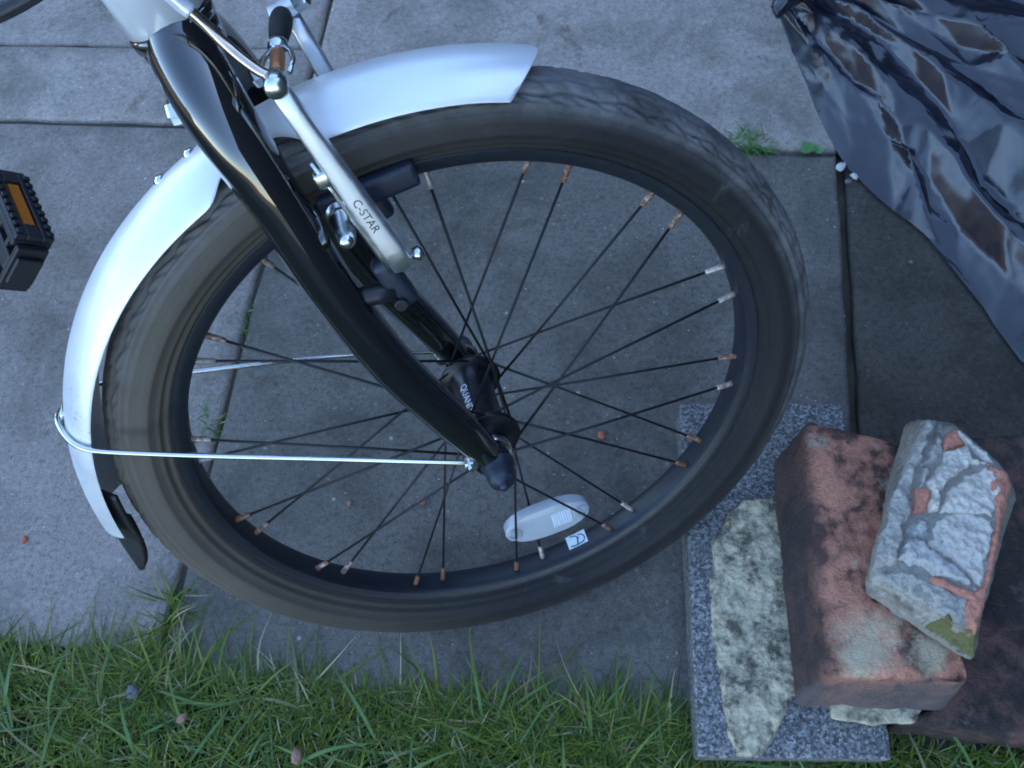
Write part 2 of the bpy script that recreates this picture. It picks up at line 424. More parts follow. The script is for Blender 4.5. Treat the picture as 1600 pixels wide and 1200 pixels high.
# bedding under the slabs (dirt that shows in the joints)
def grid_mesh(name, a0, a1, b0, b1, na, nb, zf):
    vs = []; fs = []
    for j in range(nb+1):
        for i in range(na+1):
            a = a0+(a1-a0)*i/na; b = b0+(b1-b0)*j/nb; p = AB(a, b); vs.append((p.x, p.y, zf(p.x, p.y)))
    for j in range(nb):
        for i in range(na):
            k = j*(na+1)+i; fs.append((k, k+1, k+na+2, k+na+1))
    return new_mesh(name, vs, fs)
pav = link('patio', grid_mesh('patio', -1.9, 1.9, -.60, 1.85, 190, 120,
     lambda x, y: -.0055+.004*noise.noise(Vector((x*24, y*24, 3)))+.003*noise.noise(Vector((x*80, y*80, 5)))-(.009 if x > .2 else 0)), M['soil'])
tag(pav, kind='structure')
def slab(a0, a1, b0, b1, mat, dz=0., tx=0., ty=0., seed=0):
    """one paving slab with slightly chipped, rounded edges"""
    rnd = random.Random(seed); n = 14
    ring = []
    cs = [(a0, b0), (a1, b0), (a1, b1), (a0, b1)]
    for k in range(4):
        p = cs[k]; q = cs[(k+1) % 4]
        for i in range(n):
            t = i/n; ring.append((p[0]+(q[0]-p[0])*t, p[1]+(q[1]-p[1])*t))
    ca, cb = (a0+a1)/2, (b0+b1)/2
    vs = []; fs = []; m = len(ring)
    lv = [(-.05, 0.), (-.006, 0.), (-.0015, .0012), (0., .005), (0., .03)]
    for li, (z, ins) in enumerate(lv):
        for i, (a, b) in enumerate(ring):
            jit = .0022*noise.noise(Vector((a*26+seed, b*26, 1.3)))+.0012*noise.noise(Vector((a*90, b*90+seed, 4)))
            chip = max(0, noise.noise(Vector((a*16, b*16, seed*2.7)))-.42)*.02
            da = a-ca; db = b-cb; L = 1
            k = ins+jit*(li > 0)+(chip if li >= 2 else 0)
            hx = (a1-a0)/2; hy = (b1-b0)/2
            fa = max(0, 1-k/hx) if hx else 1; fb = max(0, 1-k/hy)
            p = AB(ca+da*fa, cb+db*fb); zz = z+dz+da*tx+db*ty-(chip*.5 if li >= 3 else 0)
            if li == 3: zz -= chip*.3
            vs.append((p.x, p.y, zz))
    for li in range(len(lv)-1):
        for i in range(m):
            i2 = (i+1) % m; fs.append((li*m+i, li*m+i2, (li+1)*m+i2, (li+1)*m+i))
    fs.append(tuple(range((len(lv)-1)*m, len(lv)*m)))
    o = link('paving_slab', new_mesh('paving_slab', vs, fs, True), mat, pav)
    return o
g = .0027
slab(-.61+g, 0-g, -.60, 0-g, M['concrete_a'], 0, 0, 0, 1)                       # the slab under the wheel
slab(-.61+g, 0-g-.001, 0+g, .60-g, M['concrete_b'], .002, 0, .002, 2)           # above
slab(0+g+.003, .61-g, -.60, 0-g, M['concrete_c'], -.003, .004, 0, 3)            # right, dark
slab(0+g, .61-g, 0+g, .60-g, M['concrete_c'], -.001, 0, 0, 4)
slab(-1.22+g, -.61-g, -.585, .015-g, M['concrete_d'], .001, 0, 0, 5)            # left
slab(-1.22+g, -.61-g, .015+g, .138-g*.8, M['concrete_b'], .002, 0, .01, 6)      # narrow strip
slab(-1.22+g, -.61-g, .138+g*.8, .74-g, M['concrete_b'], 0, 0, 0, 7)
slab(-1.83+g, -1.22-g, -.585, .015-g, M['concrete_a'], 0, 0, 0, 8)
slab(-1.83+g, -1.22-g, .015+g, .61-g, M['concrete_b'], 0, 0, 0, 9)
slab(-.61+g, 0-g, .61+g, 1.21-g, M['concrete_a'], 0, 0, 0, 10)
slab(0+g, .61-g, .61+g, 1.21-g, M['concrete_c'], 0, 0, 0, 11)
slab(-1.22+g, -.61-g, .74+g, 1.34-g, M['concrete_a'], 0, 0, 0, 12)
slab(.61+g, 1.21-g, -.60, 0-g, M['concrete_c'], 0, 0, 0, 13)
slab(.61+g, 1.21-g, 0+g, .6-g, M['concrete_a'], 0, 0, 0, 14)
slab(.61+g, 1.21-g, .61+g, 1.21-g, M['concrete_a'], 0, 0, 0, 15)

lawn = link('lawn', grid_mesh('lawn', -2.2, 2.2, -2.2, -.597, 200, 80,
     lambda x, y: -.014+.010*noise.noise(Vector((x*22, y*22, 9)))), M['lawn_soil'])
tag(lawn, kind='structure')

# ------------------------------------------------------------------ unseen walls and fences added to shade the patio and shape reflections
def mat_added_wall():
    t = NT('added_wall_brick'); b = t.n('ShaderNodeTexBrick'); b.inputs['Scale'].default_value = 1
    b.inputs['Brick Width'].default_value = .225; b.inputs['Row Height'].default_value = .075; b.inputs['Mortar Size'].default_value = .008
    b.inputs['Color1'].default_value = (.030, .031, .036, 1); b.inputs['Color2'].default_value = (.022, .023, .027, 1); b.inputs['Mortar'].default_value = (.045, .046, .05, 1)
    mp_ = t.n('ShaderNodeMapping'); mp_.inputs['Rotation'].default_value = (PI/2, 0, PI/2)
    c = t.n('ShaderNodeCombineXYZ'); s_ = t.n('ShaderNodeSeparateXYZ'); t.l(t.tc.outputs['Object'], s_.inputs[0])
    t.l(s_.outputs[1], c.inputs[0]); t.l(s_.outputs[2], c.inputs[1]); t.l(c.outputs[0], b.inputs[0])
    t.col(b.outputs[0]); t.rough(.9); t.bump(b.outputs['Fac'], -.5, .004); return t.m
M['house'] = mat_added_wall()
M['fence'] = mat_simple('added_fence_timber', (.075, .064, .052), .85, 0, .3, 40, .5, .003, .4, 12)
hw_ = link('added_house_wall', box_mesh('added_house_wall', .3, 12, 3.3, .01, 1, Matrix.Translation((2.35, .5, 1.6)), False), M['house'])  # unseen wall, added to keep sun and part of the sky off the patio
tag(hw_, 'unseen dark grey brick wall added on the right to shade the patio', 'wall')
hx_ = link('added_corner_wall', box_mesh('added_corner_wall', 2.6, .3, 3.9, .01, 1, Matrix.Translation((1.88, 2.25, 1.9)), False), M['house'])  # unseen wall, added so the bag folds reflect something dark
tag(hx_, 'unseen dark brick wall added at far right to darken the bag reflections', 'wall')
fc = bpy.data.objects.new('added_fence', None); COL.objects.link(fc); fc.location = (-.6, 2.6, 0)  # unseen fence, added to narrow the open sky beyond the patio
tag(fc, 'unseen brown timber panel fence added beyond the patio to cut skylight', 'fence')
fb0 = box_mesh('board', .14, .02, 1.75, .004, 1, None, False)
for i in range(32):
    o_ = link('board', fb0, M['fence'], fc, (-2.3+i*.143, .012*(i % 2), .92))
for i in range(3):
    link('post', box_mesh('post', .09, .09, 1.95, .006, 1, None, False), M['fence'], fc, (-2.3+i*2.25, .07, .93))

fd = bpy.data.objects.new('added_fence', None); COL.objects.link(fd); fd.location = (-4.4, .4, 0); fd.rotation_euler = (0, 0, PI/2)  # unseen fence, added to hide the bright horizon from the glossy fork
tag(fd, 'unseen brown timber panel fence added on the left for the fork reflections', 'fence')
fb1 = box_mesh('board', .14, .02, 1.15, .004, 1, None, False)
for i in range(40):
    link('board', fb1, M['fence'], fd, (-2.86+i*.143, .012*(i % 2), .56))
for i in range(3):
    link('post', box_mesh('post', .09, .09, 1.3, .006, 1, None, False), M['fence'], fd, (-2.6+i*2.6, .07, .61))

# ------------------------------------------------------------------ grass
class Blades:
    def __init__(s): s.v = []; s.f = []; s.c = []
    def blade(s, root, dirv, length, width, droop, col, seg=5, curl=0., rnd=random):
        d = Vector(dirv).normalized(); p = Vector(root)
        side = d.cross(Vector((0, 0, 1)))
        if side.length < 1e-3: side = Vector((1, 0, 0))
        side.normalize(); tw = rnd.uniform(-.8, .8)
        k0 = len(s.v)
        for i in range(seg+1):
            t = i/seg; wd = width*(1-t**2.2)*(.75+.5*min(1, t*3))*.5
            sd = (side*math.cos(tw*t)+d.cross(side)*math.sin(tw*t)).normalized()
            if i == seg: s.v.append(tuple(p)); s.c.append(col)
            else:
                s.v.append(tuple(p-sd*wd)); s.v.append(tuple(p+sd*wd)); s.c += [col, col]
            d = (d+Vector((0, 0, -droop/seg))+side*curl/seg).normalized()
            p = p+d*length/seg
            if p.z < .0015: p.z = .0015+.001*t; d.z = max(d.z, 0)
        for i in range(seg-1):
            a = k0+2*i; s.f.append((a, a+1, a+3, a+2))
        a = k0+2*(seg-1); s.f.append((a, a+1, a+2))
    def build(s, name, mat, parent=None):
        me = new_mesh(name, s.v, s.f)
        at = me.color_attributes.new('col', 'FLOAT_COLOR', 'POINT')
        flat = []
        for c in s.c: flat += [c[0], c[1], c[2], 1]
        at.data.foreach_set('color', flat)
        return link(name, me, mat, parent)
GREENS = [tuple(q*k_ for q, k_ in zip(c_, (.82, .82, .84))) for c_ in ((.15, .22, .025), (.18, .26, .03), (.11, .18, .022), (.22, .29, .04), (.14, .23, .04), (.25, .30, .035), (.11, .21, .06))]
STRAW = [(.42, .36, .17), (.36, .31, .14), (.28, .26, .11), (.5, .44, .26)]
def gcol(rnd, straw=.06):
    if rnd.random() < straw: c = rnd.choice(STRAW)
    else: c = rnd.choice(GREENS)
    k = rnd.uniform(.7, 1.3); return tuple(x*k for x in c)
gb = Blades(); rg = random.Random(11)
def clump(a, b): return noise.noise(Vector((a*9, b*9, 2)))+.5*noise.noise(Vector((a*25, b*25, 7)))
n_try = 36000
for i in range(n_try):
    near = i < 31000
    a = rg.uniform(-1.0, .65) if near else rg.uniform(-1.6, 1.2)
    b = -.594-abs(rg.gauss(0, .065)) if near else rg.uniform(-1.35, -.62)
    c = clump(a, b)
    if rg.random() > .75+.5*c: continue
    p = AB(a, b, -.014)
    az = rg.uniform(0, 2*PI); el = rg.uniform(.25, 1.35)
    dv = Vector((math.cos(az)*math.cos(el), math.sin(az)*math.cos(el)+.12, math.sin(el)))
    L = rg.uniform(.014, .042)*(1+.6*c)
    if rg.random() < .05: L *= 1.5
    gb.blade(p, dv, L, rg.uniform(.0006, .0017), rg.uniform(.3, 1.8), gcol(rg, .10), 4, rg.uniform(-.7, .7), rg)
# longer stray blades that fall across the slab edge
for i in range(900):
    a = rg.uniform(-.97, -.10) if i % 3 else rg.gauss(-.60, .06)
    if rg.random() > .55+.7*clump(a, -.6): continue
    p = AB(a, -.597-rg.random()*.035, -.006)
    az = rg.gauss(PI/2, .75); el = rg.uniform(.15, .9)
    dv = Vector((math.cos(az)*math.cos(el), math.sin(az)*math.cos(el), math.sin(el)))
    gb.blade(p, dv, rg.uniform(.03, .09), rg.uniform(.0009, .0024), rg.uniform(.6, 1.8), gcol(rg, .16), 6, rg.uniform(-.6, .6), rg)
# broader, longer leaves lying in the sward
for i in range(170):
    a = rg.uniform(-.95, .3); p = AB(a, -.61-rg.random()*.09, .004)
    az = rg.uniform(-.4, PI+.4); el = rg.uniform(.1, .8)
    dv = Vector((math.cos(az)*math.cos(el), math.sin(az)*math.cos(el), math.sin(el)))
    c = rg.choice([(.13, .24, .07), (.19, .28, .06), (.14, .25, .08), (.12, .20, .05), (.26, .25, .12)])
    gb.blade(p, dv, rg.uniform(.04, .085), rg.uniform(.0016, .003), rg.uniform(.4, 1.3), c, 7, rg.uniform(-.5, .5), rg)
grass = gb.build('grass', M['grass'])
tag(grass, 'shaggy green lawn grass along the edge of the paving', 'grass', kind='stuff')

def tuft(name, pts, n, lmin, lmax, label, cat, group=None, seed=1, straw=.1, spread=.5, elmin=.3, elmax=1.3, wmin=.0009, wmax=.0018, greens=None):
    r = random.Random(seed); b = Blades()
    base = Vector(pts[0])
    for i in range(n):
        k = r.randrange(len(pts)); p = Vector(pts[k])-base+Vector((r.gauss(0, .004), r.gauss(0, .004), 0))
        az = r.uniform(0, 2*PI); el = r.uniform(elmin, elmax)
        dv = Vector((math.cos(az)*math.cos(el), math.sin(az)*math.cos(el), math.sin(el)))
        c = gcol(r, straw) if not greens or r.random() < straw else tuple(x*r.uniform(.8, 1.25) for x in r.choice(greens))
        # keep above the slab relative to the base height
        b.blade(p+Vector((0, 0, .0)), dv, r.uniform(lmin, lmax), r.uniform(wmin, wmax), r.uniform(.5, 1.8), c, 5, r.uniform(-.6, .6), r)
    o = b.build(name, M['grass']); o.location = base
    tag(o, label, cat, group); return o
FRESH = [(.11, .24, .06), (.09, .20, .05), (.14, .28, .09)]
tuft('weed_tuft', [(.246, .478, -.004), (.255, .477, -.004), (.238, .481, -.004), (.228, .483, -.004)], 150, .012, .036, 'small bright green grass tuft in joint beside the tyre', 'weed', seed=3, straw=.04, greens=FRESH)
tuft('weed_tuft', [tuple(AB(-.612, -.535-.012*i, -.006)) for i in range(7)], 230, .018, .058, 'scruffy grass tuft in joint below the mudguard flap', 'weed', seed=4, straw=.22)
tuft('weed_tuft', [tuple(AB(-.618, -.358, -.004)), tuple(AB(-.614, -.37, -.004)), tuple(AB(-.624, -.352, -.004))], 34, .012, .034, 'pale grass tuft in joint above the near stay wire', 'weed', seed=5, straw=.3, greens=FRESH)
tuft('weed_tuft', [tuple(AB(-.612, -.23-.012*i, -.005)) for i in range(4)], 34, .006, .016, 'short green weed in joint seen beneath the far stay wire', 'weed', seed=6, straw=.1, greens=FRESH)
tuft('weed_tuft', [tuple(AB(-.608, .235+.012*i, -.004)) for i in range(6)], 60, .008, .026, 'grass weed in joint at the top edge above the brake', 'weed', seed=8, straw=.1, greens=FRESH)

def leaf_disc(name, loc, r, label, seed):
    bm = bmesh.new(); n = 14; rr = random.Random(seed)
    c = bm.verts.new((0, 0, -.0015)); ring = []
    for i in range(n):
        a = 2*PI*i/n; k = r*(1-.35*max(0, math.cos(a-1.2))**8)*rr.uniform(.94, 1.06)
        ring.append(bm.verts.new((k*math.cos(a), k*math.sin(a), .001*math.sin(2*a))))
    for i in range(n): bm.faces.new((c, ring[i], ring[(i+1) % n]))
    me = bpy.data.meshes.new(name); bm.to_mesh(me); bm.free()
    for p in me.polygons: p.use_smooth = True
    at = me.color_attributes.new('col', 'FLOAT_COLOR', 'POINT')
    for d in at.data: d.color = (.13, .30, .10, 1)
    b = link(name, me, M['leaf'], None, loc); tag(b, label, 'leaf')
    vs, fs = tube_geo([(0, 0, -.001), (.003, .001, -.006), (.006, .001, -.012)], .0006, 5)
    link('stem', new_mesh('stem', vs, fs), M['moss'], b)
    b.rotation_euler = (rr.uniform(-.2, .2), rr.uniform(-.2, .2), rr.uniform(0, 6)); return b
leaf_disc('weed_leaf', (.299, .4665, .006), .0085, 'larger round green leaf in the joint beside the plastic bag', 1)
leaf_disc('weed_leaf', (.3105, .4645, .005), .0055, 'smaller round green leaf in the joint touching the plastic bag', 2)

# grit scattered over the slabs: too many to count
gv = MB(); gc = []
rs = random.Random(21)
for i in range(1300):
    a = rs.uniform(-1.0, .02); b = rs.uniform(-.59, .35); p = AB(a, b, .0005)
    if rs.random() > .35+.9*max(0, noise.noise(Vector((a*5, b*5, 4)))+.2): continue
    r = rs.choice([.0006, .0008, .0009, .0011, .0014])*(1.0 if rs.random() < .96 else 1.7)
    vs = []
    for q in ((1, 0, 0), (-.2, .9, 0), (-.8, -.4, 0), (.1, -.8, .1), (.05, 0, .8)):
        vs.append((p.x+q[0]*r*rs.uniform(.6, 1.3), p.y+q[1]*r*rs.uniform(.6, 1.3), p.z+q[2]*r))
    gv.add(vs, [(0, 1, 4), (1, 2, 4), (2, 3, 4), (3, 0, 4)])
    c = rs.choice([(.42, .43, .45), (.5, .5, .5), (.35, .36, .36), (.3, .27, .22), (.10, .08, .06), (.28, .17, .12)])
    gc += [c]*5
me = gv.mesh('grit', False); at = me.color_attributes.new('col', 'FLOAT_COLOR', 'POINT')
for d, c in zip(at.data, gc): d.color = (*c, 1)
tag(link('grit', me, M['grit']), 'fine pale grit scattered over the paving slabs', 'grit', kind='stuff')

def pebble(name, loc, s, mat, label, cat, seed, sz=.6):
    o = link(name, blob_mesh(name, s*.78, s*.55, s*sz*.6, seed, .55, 2, 2.0), mat, None, loc)
    o.rotation_euler = (0, 0, seed*1.1); tag(o, label, cat); return o
pebble('pebble', (.331, .441, .003), .0085, M['pebble_white'], 'largest white pebble in the slab corner beside the plastic bag', 'pebble', 1)
pebble('pebble', (.343, .428, .002), .006, M['pebble_white'], 'white pebble on the dark slab just below the bag edge', 'pebble', 2)
pebble('pebble', (.336, .422, .002), .005, M['pebble_grey'], 'small grey pebble in the joint below the white pebbles', 'pebble', 3)
pebble('brick_crumb', (-.487, .056, .002), .0052, M['crumb'], 'orange brick crumb on the paving left of the mudguard flap', 'crumb', 4)
pebble('brick_crumb', (.0655, .143, .002), .0058, M['crumb'], 'orange brick crumb under the spokes right of the hub', 'crumb', 5)
pebble('brick_crumb', (-.1035, .083, .002), .006, M['crumb_pale'], 'pale brown crumb under the spokes below the near stay wire', 'crumb', 6)
pebble('brick_crumb', (-.173, .083, .002), .0045, M['crumb_pale'], 'small pale crumb beneath the spokes at lower left of wheel', 'crumb', 7)
pebble('pebble', (-.349, -.086, .012), .009, M['pebble_grey'], 'dark grey stone lying in the lawn grass', 'stone', 8)
pebble('brick_crumb', (-.30, -.108, .014), .0065, M['crumb_pale'], 'brown stone chip in the lawn near the grey stone', 'stone', 9)
pebble('brick_crumb', (-.197, -.138, .016), .0085, M['crumb_pale'], 'pinkish brown stone in the grass at the bottom edge', 'stone', 10)

# ------------------------------------------------------------------ bricks and stones
def rough_block(name, bottom, top, subdiv, amp, seed, bevel=.004, topfn=None, freq=30):
    """hexahedron / prism from bottom and top outlines (same count, ccw), worn and uneven"""
    bm = bmesh.new(); n = len(bottom)
    vb = [bm.verts.new(p) for p in bottom]; vt = [bm.verts.new(p) for p in top]
    bm.faces.new(vb[::-1]); bm.faces.new(vt)
    for i in range(n):
        j = (i+1) % n; bm.faces.new((vb[i], vb[j], vt[j], vt[i]))
    bmesh.ops.bevel(bm, geom=bm.edges[:], offset=bevel, segments=2, affect='EDGES', profile=.5)
    bmesh.ops.triangulate(bm, faces=[f for f in bm.faces if len(f.verts) > 4])
    for k in range(subdiv):
        long_e = [e for e in bm.edges if e.calc_length() > .004]
        bmesh.ops.subdivide_edges(bm, edges=long_e, cuts=1, use_grid_fill=True)
        bmesh.ops.triangulate(bm, faces=[f for f in bm.faces if len(f.verts) > 4])
    bm.normal_update()
    sd = Vector((seed*2.1, seed*.7, seed*1.3))
    for v in bm.verts:
        q = v.co
        d = noise.noise(q*freq+sd)+.5*noise.noise(q*freq*2.7+sd)+.3*noise.noise(q*freq*6+sd)
        v.co = v.co+v.normal*d*amp
        if topfn and v.normal.z > .5: v.co.z += topfn(v.co)
    me = bpy.data.meshes.new(name); bm.to_mesh(me); bm.free()
    for p in me.polygons: p.use_smooth = True
    return me
def recentre(me, c):
    for v in me.vertices: v.co = v.co-Vector(c)

from mathutils.bvhtree import BVHTree
def bvh_of(me):
    return BVHTree.FromPolygons([v.co.copy() for v in me.vertices], [tuple(p.vertices) for p in me.polygons])
def sdist(x, y, poly):
    ins = False; best = 1e9; n = len(poly)
    for i in range(n):
        ax, ay = poly[i]; bx, by = poly[(i+1) % n]
        dx, dy = bx-ax, by-ay; t_ = max(0, min(1, ((x-ax)*dx+(y-ay)*dy)/(dx*dx+dy*dy+1e-12)))
        best = min(best, (x-ax-dx*t_)**2+(y-ay-dy*t_)**2)
        if (ay > y) != (by > y) and x < (bx-ax)*(y-ay)/(by-ay)+ax: ins = not ins
    return math.sqrt(best)*(1 if ins else -1)
def crust(name, poly, tree, h, mat, parent, seed, edge=.003, res=.0011, wob=.0035, lump=.0016):
    """a skin of mortar, moss or lichen that follows the stone under it and feathers out at a ragged edge"""
    x0 = min(p[0] for p in poly)-.005; x1 = max(p[0] for p in poly)+.005; y0 = min(p[1] for p in poly)-.005; y1 = max(p[1] for p in poly)+.005
    nx = int((x1-x0)/res)+1; ny = int((y1-y0)/res)+1; idx = {}; vs = []; fs = []; sv = Vector((seed*1.7, seed*.9, seed*.31))
    for j in range(ny+1):
        for i in range(nx+1):
            x = x0+i*res; y = y0+j*res; q = Vector((x, y, 0))
            d = sdist(x, y, poly)+wob*noise.noise(q*95+sv)+wob*.6*noise.noise(q*260+sv)
            if d < -.0022: continue
            hit = tree.ray_cast(Vector((x, y, .5)), Vector((0, 0, -1)))
            if hit[0] is None: continue
            t_ = max(0, min(1, d/edge)); S_ = t_*t_*(3-2*t_)
            z = hit[0].z-.0012+(h+.0012)*S_+S_*lump*(noise.noise(q*75+sv)+.6*noise.noise(q*210+sv)+.35*noise.noise(q*520+sv))
            idx[(i, j)] = len(vs); vs.append((x, y, z))
    for (i, j), k in idx.items():
        q = [idx.get((i, j)), idx.get((i+1, j)), idx.get((i+1, j+1)), idx.get((i, j+1))]
        if None not in q: fs.append(tuple(q))
    return link(name, new_mesh(name, vs, fs), mat, parent)
def outline(pts, z): return [(x, y, z) for x, y in pts]
# granite block on the slab
gpts = [(.127, -.143), (.2735, -.1455), (.281, .150), (.1365, .156)]
me = rough_block('granite_block', outline(gpts, .0), outline([(x+.001 if x < .2 else x-.001, y) for x, y in gpts], .042), 5, .0007, 3, .0022)
gme = me
tag(link('granite_block', me, M['granite']), 'flat speckled grey granite block lying under the bricks and tyre', 'stone block')
# yellowish mortar slab on the granite
ypts = [(.151, -.128), (.158, -.144), (.176, -.1425), (.187, -.128), (.205, -.10), (.262, -.09), (.262, .06), (.205, .064), (.182, .062), (.166, .047), (.1545, .026), (.149, -.01), (.1475, -.05), (.150, -.10)]
gr_tree = BVHTree.FromPolygons([v.co.copy() for v in gme.vertices], [tuple(p.vertices) for p in gme.polygons])
ys_ = crust('mortar_layer', ypts, gr_tree, .0058, M['yellow_stone'], None, 5, .0022, .0012, .0022, .0020)
tag(ys_, 'yellowish blotchy mortar layer stuck on the granite block', 'mortar')
# big red brick standing on the mortar slab
bb = [(.203, -.109, .0465), (.318, -.113, .0465), (.322, .085, .0465), (.209, .094, .0465)]
bt = [(.216, -.094, .117), (.316, -.097, .110), (.304, .083, .110), (.2285, .105, .117)]
def brick_top(co):
    u = (co.y+.095)/.2
    z = 0.
    z -= .010*max(0, (u-.62)/.4)**1.5*max(0, min(1, (co.x-.25)/.05))       # broken back right corner
    z -= .010*max(0, 1-((co.x-.318)**2+(co.y+.10)**2)**.5/.03)             # worn front corner
    return z
me = rough_block('red_brick', bb, bt, 5, .0019, 8, .006, brick_top, 38)
br = link('red_brick', me, M['brick_red'])
tag(br, 'large weathered red brick with dark lichen standing on the mortar layer', 'brick')
def patch(name, pts, z0, z1, mat, parent, seed, amp=.0015, bev=.0018, sub=4, freq=60):
    me = rough_block(name, [(x, y, a) for (x, y), a in zip(pts, z0)] if isinstance(z0, list) else outline(pts, z0),
                     [(x, y, a) for (x, y), a in zip(pts, z1)] if isinstance(z1, list) else outline(pts, z1), sub, amp, seed, bev, None, freq)
    return link(name, me, mat, parent)
patch('mortar_crust', [(.230, -.117), (.262, -.1215), (.290, -.120), (.300, -.110), (.262, -.103), (.230, -.106)], .044, .0535, M['yellow_stone'], br, 23, .0018)
# dark red brick lying flat to the right
db = [(.275, -.122), (.325, -.1285), (.385, -.139), (.470, -.118), (.487, .085), (.42, .117), (.345, .112), (.315, .09), (.3245, -.02), (.322, -.108)]
me = rough_block('dark_brick', outline(db, .002), outline([((x-.39)*.975+.39, y*.975) for x, y in db], .049), 5, .0026, 13, .007, None, 26)
tag(link('dark_brick', me, M['brick_dark']), 'dark reddish brick slab lying flat at the right edge beside the red brick', 'brick')
# mortared half brick resting on the two
FZ = .122
fb_ = [(.250, -.038), (.316, -.088), (.338, -.03), (.372, .032), (.366, .05), (.336, .092), (.303, .098), (.279, .040)]
ft_ = [(.2445, -.0290), (.308, -.074), (.322, -.040), (.349, .025), (.3515, .037), (.324, .078), (.303, .082), (.271, .028)]
def fz(x, y): return .163+.010*((x-.30)/.06)*.35+.004*noise.noise(Vector((x*30, y*30, 2)))
me = rough_block('broken_brick', [(x, y, FZ-.004+.01*(x > .33)) for x, y in fb_], [(x, y, fz(x, y)-.004) for x, y in ft_], 5, .0018, 17, .004, None, 45)
fr = link('broken_brick', me, M['mortar_core'])
tag(fr, 'broken half brick caked in pale mortar on top of the red brick', 'brick')
ft_tree = bvh_of(fr.data)
for k_, pts in enumerate(([(.338, .046), (.349, .040), (.3545, .037), (.3525, .024), (.338, -.008), (.324, -.040), (.309, -.077), (.302, -.070), (.303, -.055), (.309, -.047), (.318, -.040), (.335, .004)],
        [(.280, .0095), (.2935, .0105), (.2975, .0290), (.2850, .0295)], [(.312, .0560), (.327, .0600), (.3235, .0740), (.3125, .0690)],
        [(.284, -.0315), (.300, -.0395), (.3165, -.0480), (.312, -.0560), (.297, -.0480), (.284, -.0400)])):
    crust('brick_face', pts, ft_tree, .0030, M['brick_bright'], fr, 60+k_, .002, .0011, .002, .0008)
def mp(pts, h, mat, seed, edge=.0042, wob=.0030, name='mortar_patch', lump=.0026):
    return crust(name, pts, ft_tree, h, mat, fr, seed, edge, .0009, wob, lump)
mp([(.2430, -.0295), (.264, -.0255), (.2735, -.006), (.2815, .012), (.2860, .030), (.2940, .048), (.3030, .062), (.3120, .0805), (.3010, .0840), (.286, .062), (.2675, .0305), (.255, .001)], .0060, M['mortar_grey'], 31, .0035)   # ridge along the left
mp([(.2432, -.031), (.262, -.0455), (.280, -.0585), (.299, -.0715), (.3050, -.062), (.3060, -.051), (.290, -.040), (.266, -.028)], .0012, M['mortar_grey'], 32, .003)      # lower left
mp([(.264, -.0225), (.286, -.032), (.304, -.0415), (.3160, -.0490), (.3080, -.033), (.296, -.019), (.286, -.0075), (.272, -.007)], .0060, M['mortar_cream'], 33, .004)      # cream lump
mp([(.287, -.0135), (.297, -.0225), (.308, -.0350), (.3165, -.0440), (.3255, -.022), (.3345, .004), (.320, .0100), (.303, .0100), (.293, .002)], .0024, M['mortar_blue'], 34, .0030)   # lower pale sheet
mp([(.300, .0098), (.318, .0098), (.3345, .0042), (.3455, .027), (.3475, .036), (.337, .043), (.322, .038), (.307, .027)], .0032, M['mortar_blue'], 35, .0030)           # upper pale sheet
mp([(.2915, .0090), (.299, .0110), (.306, .028), (.320, .040), (.337, .0450), (.3265, .0615), (.3155, .0575), (.305, .0470), (.2960, .0350)], .0058, M['mortar_blue'], 36, .004, .004)   # ridge round the hollow
mp([(.2930, .046), (.3070, .0480), (.3140, .0575), (.3120, .0680), (.3180, .0775), (.3120, .0810), (.3020, .0610)], .0036, M['mortar_grey'], 37)
mp([(.3245, .0620), (.3365, .0470), (.3495, .0380), (.3450, .0490), (.3290, .0700), (.3215, .0780), (.3180, .0755), (.3225, .0690)], .0032, M['mortar_blue'], 41)
mp([(.2735, -.0085), (.286, -.0085), (.294, .002), (.2935, .010), (.2845, .0085), (.2785, .0040)], .0045, M['mortar_cream'], 38)
mp([(.2850, .0265), (.2930, .0265), (.2975, .0345), (.3040, .0465), (.2935, .0460)], .0042, M['mortar_grey'], 39)
mp([(.280, -.064), (.297, -.079), (.314, -.092), (.3195, -.084), (.312, -.072), (.300, -.068), (.289, -.058)], .0030, M['mortar_moss'], 40, .003, .005, 'moss_patch', .003)

